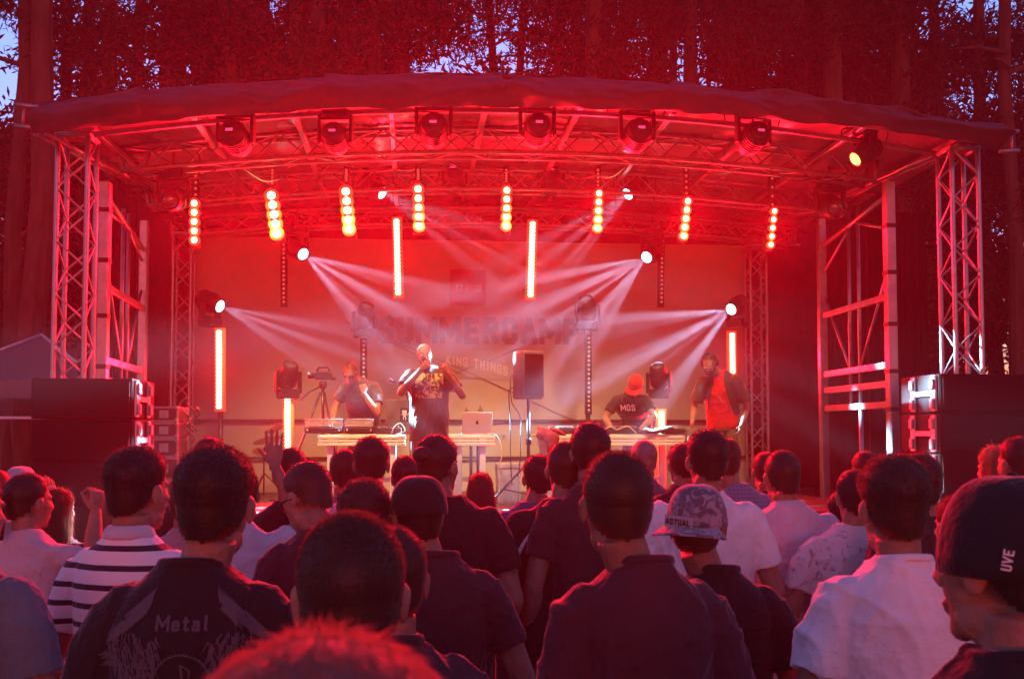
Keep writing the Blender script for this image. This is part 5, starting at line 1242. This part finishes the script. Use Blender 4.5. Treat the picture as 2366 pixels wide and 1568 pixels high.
pp('knit', 'person in a grey knitted top between the striped polo and the Metal T-shirt', 428, 1112, 64, Y=5.3, hair='short', hc='brown', shirt=cloth('knit', (.30, .27, .27)), face=0)
pp('head940', 'person with dark hair and a headset-like light rim, between the crest and the hair knot', 938, 1052, 68, Y=5.8, hair='short', hc='black', shirt=grey, face=-8)
pp('small', 'small dark-haired person in front of the middle table', 1110, 1092, 56, Y=6.6, hair='fall', hc='brown', shirt=blk, face=-5)
pp('head1245', 'person with a long dark head of hair and a purple-grey T-shirt below the stand loudspeaker', 1244, 1050, 70, bx=1222, Y=5.5, hair='thick', hc='black', shirt=purple, face=6, lift=.6, lc=(.04, .04, .06), extras=wristband('L'), L=(-.27, 0, 1.14, -.24, .12, .94))
pp('stripeblack', 'person in a black T-shirt with a white shoulder stripe, wristband and jeans', 1306, 1020, 68, bx=1290, Y=4.6, hair='crop', hc='brown', shirt=blk, face=4, lc=denimm, L=(-.27, -.02, 1.14, -.22, .12, .95), extras=wristband('L'), wide=1.05)
pp('tall', 'tallest person in the crowd with smooth dark hair, standing before the right table', 1364, 976, 88, Y=4.5, hair='short', hc='black', shirt=dkg, face=2, lift=.9)
pp('bald', 'bald person lit by the tube under the right table', 1488, 1016, 60, Y=6.5, hair='bald', hc='grey', shirt=grey, face=8)
pp('head1565', 'person with a dark round head right of the tube under the right table', 1576, 1024, 62, Y=6.2, hair='short', hc='black', shirt=dkg, face=4)
pp('pink', 'person in a loose white T-shirt in front of the man in red, flat dark hair', 1634, 992, 90, bx=1622, Y=4.35, hair='thick', hc='black', shirt=wht, face=0, lift=.6, wide=1.12, deep=1.1, wrinkle=.005, Rr=(.29, -.02, 1.14, .26, .14, .94))
pp('blueshirt', 'person in a blue-grey checked shirt right behind the loose white T-shirt', 1676, 1012, 64, bx=1702, Y=5.8, hair='short', hc='brown', shirt=checks, face=-4)
pp('pale', 'person in an untucked pale grey shirt with close-cropped hair, left of the white T-shirt', 1806, 1040, 76, bx=1818, Y=4.7, hair='crop', hc='brown', shirt=pale, face=-8, hyaw=10, sleeve=1.5, collar=pale, hem=-.10, wide=1.10, deep=1.15, wrinkle=.006, lc=(.08, .08, .09))
pp('head1770', 'person whose face edge shows left of the close-cropped head with the pale shirt', 1768, 1044, 54, Y=6.4, hair='short', hc='brown', shirt=dkg, face=0)
pp('whitehair', 'person with white-lit curly hair low between the pale shirt and the leaf-patterned shirt', 1946, 1132, 68, Y=5.2, hair='curly', hc='black', shirt=dkg, face=-2, lift=.7)
pp('leaf', 'person in a light leaf-patterned shirt left of the white T-shirt', 1975, 1084, 66, bx=1958, Y=4.4, hair='short', hc='black', shirt=palepat, face=-5, wide=1.0)
pp('back2000', 'person with dark hair far back in front of the right side frame', 1998, 1042, 58, Y=6.6, hair='short', hc='black', shirt=dkg, face=4)
pp('back2120', 'person with curly hair peeking out right of the white T-shirt wearer', 2122, 1046, 92, Y=4.1, hair='curly', hc='brown', shirt=dkg, face=4, lift=.7)
pp('blonde', 'person with fair shiny hair before the right loudspeaker stack', 2300, 1032, 70, Y=5.5, hair='fall', hc='fair', shirt=grey, face=10)
pp('dark2215', 'person with dark smooth hair between the white T-shirt and the dark cap', 2215, 1142, 108, Y=3.6, hair='short', hc='black', shirt=dkg, face=6)
pp('right2350', 'tall person with dark hair at the right edge behind the fair-haired one', 2352, 1010, 72, Y=5.0, hair='thick', hc='brown', shirt=grey, face=10, lift=.6)

# print on the Metal T-shirt: lettering, wings, two manes of fur strokes and a ring
def metal_print(root):
    r_ = random.Random(12); mb = MB(); cx, cz = .012, 1.385
    def stroke(x, z, dx, dz, w_=.0032):
        d = Vector((dx, dz)).normalized(); n = Vector((-d.y, d.x)) * w_ / 2; V = []
        for u in (0, .33, .66, 1):
            bx_ = .10 * math.sin(u * 3) * math.hypot(dx, dz); k = (1 - u * .8)
            V += [(x + dx * u + n.x * k + n.x / w_ * 2 * bx_ * .5, -1, z + dz * u + n.y * k + n.y / w_ * bx_), (x + dx * u - n.x * k + n.x / w_ * bx_, -1, z + dz * u - n.y * k + n.y / w_ * bx_)]
        mb.add(V, [(0, 1, 3, 2), (2, 3, 5, 4), (4, 5, 7, 6)])
    for s_ in (-1, 1):
        for i in range(420):   # mane of fur flowing down and inwards
            u, v = r_.random(), r_.random(); x = cx + s_ * (.055 + .115 * u * (1 - .45 * v)); z = cz + .085 - .26 * v
            a_ = R(-100 + r_.gauss(0, 22)) if s_ > 0 else R(-80 + r_.gauss(0, 22)); L_ = .020 + .03 * r_.random(); x2, z2 = x + L_ * math.cos(a_) * .8, z + L_ * math.sin(a_); 
            if math.hypot(x - cx, z - cz + .02) > .062: stroke(x, z, x2 - x, z2 - z, .0035)
        for i in range(60):    # wing
            u = r_.random(); x = cx + s_ * (.075 + .075 * u); z = cz + .145 - .055 * u + r_.gauss(0, .006); stroke(x, z, s_ * .035, -.040 + .012 * r_.random(), .006)
        for i in range(16): stroke(cx + s_ * (.075 + .004 * i), cz + .145 - .002 * i, -s_ * .01, .035 - .0016 * i, .006)
        for i in range(30):    # muzzle
            x = cx + s_ * (.150 + .035 * r_.random()); z = cz + .01 + .03 * r_.random(); stroke(x, z, s_ * .018, -.008, .005)
    for k_ in range(44):
        a_ = 2 * math.pi * k_ / 44; stroke(cx + .062 * math.cos(a_), cz - .02 + .062 * math.sin(a_), -.011 * math.sin(a_ + .4), .011 * math.cos(a_ + .4), .005)
    for (x0, z0, x1, z1) in ((0, .04, 0, -.045), (0, .038, .018, .028), (.018, .028, .016, .008), (.016, .008, 0, .0), (-.022, -.012, 0, -.04), (.022, -.012, 0, -.04)): stroke(cx + x0, cz - .02 + z0, x1 - x0, z1 - z0, .006)
    t = text_mb('Metal', .034, .004); mb2 = MB(); mb2.v = [(x + cx, -1, z + cz + .088) for x, y, z in t.v]; mb2.f = t.f; mb2.m = t.m; mb.join(mb2)
    s = root.children[1]; o = onto('shirt', root, mb); mb.build('shirt_print', M['shirtprint'], o)
metal_print(PS['metal'])
def shoulder_stripe(root):
    mb = MB(); V = []; n = 24
    for i in range(n + 1):
        u = i / n; x = -.07 - .15 * u ** .8; z = 1.60; 
        for e in (0, 1): V.append((x - .012 + .036 * e * (1 - .3 * u) - .01, -.25 + .02 * e, 1.53 - .02 * u - .20 * u ** 2 - .0 * e + .018 * e))
    mb.add(V, [(2 * i, 2 * i + 1, 2 * i + 3, 2 * i + 2) for i in range(n)]); o = onto('shirt', root, mb, (0, 1, -.25), .005); mb.build('shoulder_stripe', wht, o)
shoulder_stripe(PS['stripeblack'])
def back_tag(root):
    mb = MB(); mb.add([(.10, -.3, 1.40), (.14, -.3, 1.40), (.14, -.3, 1.45), (.10, -.3, 1.45)], [(0, 1, 2, 3)]); o = onto('shirt', root, mb, (0, 1, -.2), .004); mb.build('tag', wht, o)

# ------------------------------------------------------------------ the performers
GRP = 'performers on the stage'
mcshirt = patterned('printed_black', 'blotch', (.022, .018, .020), (.52, .38, .14), 17, .47, region=(-.15, .15, 1.17, 1.44, 1))
def mic(label, a, b, group='microphones'):
    a, b = Vector(a), Vector(b); d = (b - a).normalized(); t = thing('microphone', label, 'microphone', a, 0, group)
    MB().tube([(0, 0, 0), (b - a) * .75], [.012, .017], 12).build('handle', M['black'], t, True); MB().ball((b - a) * .85, .026, 14, 10).build('grille_ball', M['blackm'], t, True); return t
def mc_extra(root, hm, S, AR, AL, bend):
    face_part(root, hm, 'brown', 'brown'); None
mc = pp('mc', 'stocky bald man in a black T-shirt with golden print, singing into a microphone', 980, 795, 44, bx=992, Y=11.3, zb=DZ, rawH=1.76, face=180, hyaw=6, hair='bald', hc='grey', shirt=mcshirt, skin='b', legs='short', lc=cloth('khaki', (.20, .15, .08)), wide=1.24, deep=1.45, hem=-.14, sleeve=.62,
    Rr=(.31, .12, 1.25, .09, .24, 1.50), L=(-.36, .10, 1.22, -.20, .20, 1.46), hands=(('grip', (-.75, .35, .55), (-.5, -.85, 0)), ('grip', (.5, .2, .8), (.6, -.7, 0))), group=GRP, extras=mc_extra, wrinkle=.004)
w0 = mc.matrix_basis @ (Vector((.05, .235, 1.45)) * .99); w1 = mc.matrix_basis @ (Vector((.01, .14, 1.61)) * .99)
mic('black microphone held to the mouth of the bald man', w0, w1)
a, b = P(935, 893, 11.9), P(896, 875, 11.6); mic('black microphone on a boom left of the bald man', a, b)
t = thing('microphone_stand', 'thin stand carrying the microphone left of the bald man', 'microphone stand', (P(948, 1100, 12.05).x, 12.05, DZ)); a = P(935, 893, 11.9)
MB().tube([(0, 0, .02), (0, 0, 1.05)], .010, 8).build('pole', M['blackm'], t, True); MB().tube([(0, 0, 1.05), a - t.location], .008, 8).build('boom', M['blackm'], t, True)
MB().tube([(0, 0, .0), (0, 0, .02)], .14, 24).build('round_base', M['blackm'], t, True)

def dj1_extra(root, hm, S, AR, AL, bend): face_part(root, hm, None, 'black'); glasses_part(root, hm, M['lens'], M['black'], .026)
pp('dj1', 'man with shaved head and dark sunglasses leaning over the record players, hand at his chin', 826, 862, 40, bx=842, Y=12.35, zb=DZ, rawH=1.72, face=172, hyaw=-12, lean=32, htilt=8, hair='buzz', hc='brown', shirt=cloth('slate', (.045, .045, .055)), skin='b', wide=1.12, deep=1.15, group=GRP,
    L=(-.24, .42, 1.06, -.08, .47, 1.30), Rr=(.30, .30, 1.12, .28, .48, .92), hands=('relaxed', ('fist', (.1, .1, 1), (.3, -.9, 0))), extras=dj1_extra, lc=(.05, .05, .06))
def dj2_extra(root, hm, S, AR, AL, bend):
    c = cap_part(root, hm, cloth('red_cap', (.50, .02, .02)), 0, low=.115)
    text_mb('NY', .034, .02).xf(hm @ Matrix.Translation((0, .092, .165)) @ Matrix.Rotation(R(180), 4, 'Z') @ Matrix.Rotation(R(18), 4, 'X')).build('emblem', M['white'], c)
dj2 = pp('dj2', 'man in a red cap and black T-shirt bending low over the right table', 1500, 896, 40, bx=1470, Y=12.55, zb=DZ, rawH=1.74, face=158, lean=58, hyaw=-10, hair='crop', hc='black', shirt=cloth('jet', (.018, .017, .02)), skin='b', group=GRP,
    L=(-.30, .52, 1.02, -.16, .60, .88), Rr=(.30, .48, 1.0, .20, .60, .88), extras=dj2_extra, wide=1.1, deep=1.1, lc=(.03, .03, .04))
def dj3_extra(root, hm, S, AR, AL, bend):
    face_part(root, hm, 'black', 'black')
    MB().tube([(-.083, -.01, .115), (-.07, -.01, .20), (0, -.01, .248), (.07, -.01, .20), (.083, -.01, .115)], .007, 8).xf(hm).build('headphone_band', M['blackm'], root, True)
    for s_ in (-1, 1): MB().ball((s_ * .09, -.008, .112), (.016, .034, .036), 12, 8).xf(hm).build('headphone_cup', M['black'], root, True)
    # open dark over-shirt: two fronts and shoulders over the red T-shirt
    b = MB(); secs = [(x, y - .012, z, a_ * 1.10 + .01, b_ * 1.12 + .008) for x, y, z, a_, b_ in SHIRT if z > 1.0]; b.loft(secs, 30)
    for A_ in (AR, AL): b.capsule(A_[0], A_[0].lerp(A_[1], .3), .078, .078, 16); b.tube([A_[0], A_[0].lerp(A_[1], .35), A_[0].lerp(A_[1], .78)], [.078, .080, .084], 16)
    b.v = [tuple(bend(p)) for p in b.v] if False else b.v
    me = remesh(b, .008, 3, .006, 77); kill = []
    bm_v = np.empty(len(me.vertices) * 3, np.float32); me.vertices.foreach_get('co', bm_v); bm_v = bm_v.reshape(-1, 3)
    import bmesh as _b; bm = _b.new(); bm.from_mesh(me)
    dele = [f for f in bm.faces if (lambda c: (abs(c.x - .005) < .06 + max(0, 1.42 - c.z) * .25 and c.y > .03) or c.z < 1.01)(f.calc_center_median())]
    _b.ops.delete(bm, geom=dele, context='FACES')
    for v in bm.verts: v.co = bend(v.co) * S[0][0]
    bm.to_mesh(me); bm.free(); setmat(me, cloth('brown_shirt', (.07, .03, .022))); link('open_shirt', me, root)
pp('dj3', 'bearded man in red T-shirt and open dark shirt at the right table end', 1634, 820, 46, bx=1668, Y=12.1, zb=DZ, rawH=1.78, face=152, lean=10, htilt=26, hyaw=-4, hair='crop', hc='brown', shirt=cloth('red', (.55, .015, .012)), skin='a', group=GRP, lift=.8,
    Rr=(.31, .12, 1.13, .30, .30, .92), L=(-.30, .0, 1.12, -.24, .10, .90), extras=dj3_extra, lc=cloth('olive', (.12, .10, .05)), wide=1.06, hands=('flat', 'relaxed'))
# lettering on the back-bent man's T-shirt
def mos():
    mb = text_mb('MOS', .075, .006); mb.v = [(-x, 1.0, z) for x, y, z in mb.v]
    root = PS['dj2']; R_ = Matrix.Translation((.02, 0, 0)); b = MB(); b.v = [(x + .02, .9, z + 1.06) for x, y, z in mb.v]; b.f = mb.f; b.m = mb.m
    o = onto('shirt', root, b, (0, -1, 0), .004); b.build('shirt_lettering', M['white'], o)
mos()

# ------------------------------------------------------------------ smoke and evening haze over everything
hz = bpy.data.materials.new('haze'); hz.use_nodes = True; n_ = hz.node_tree; n_.nodes.clear()
ho_ = n_.nodes.new('ShaderNodeOutputMaterial'); pv = n_.nodes.new('ShaderNodeVolumePrincipled'); n_.links.new(pv.outputs[0], ho_.inputs['Volume'])
pv.inputs['Density'].default_value = HAZE; pv.inputs['Color'].default_value = (.95, .52, .62, 1); pv.inputs['Anisotropy'].default_value = 0.6
tag(MB().box((0, 16, 13.4), (96, 56, 29)).build('haze', hz), 'thin stage smoke and dusk haze filling the clearing', kind='stuff')
print('script', round(time.time() - T0, 1), 's', 'faces', sum(len(o.data.polygons) for o in bpy.data.objects if o.type == 'MESH'))
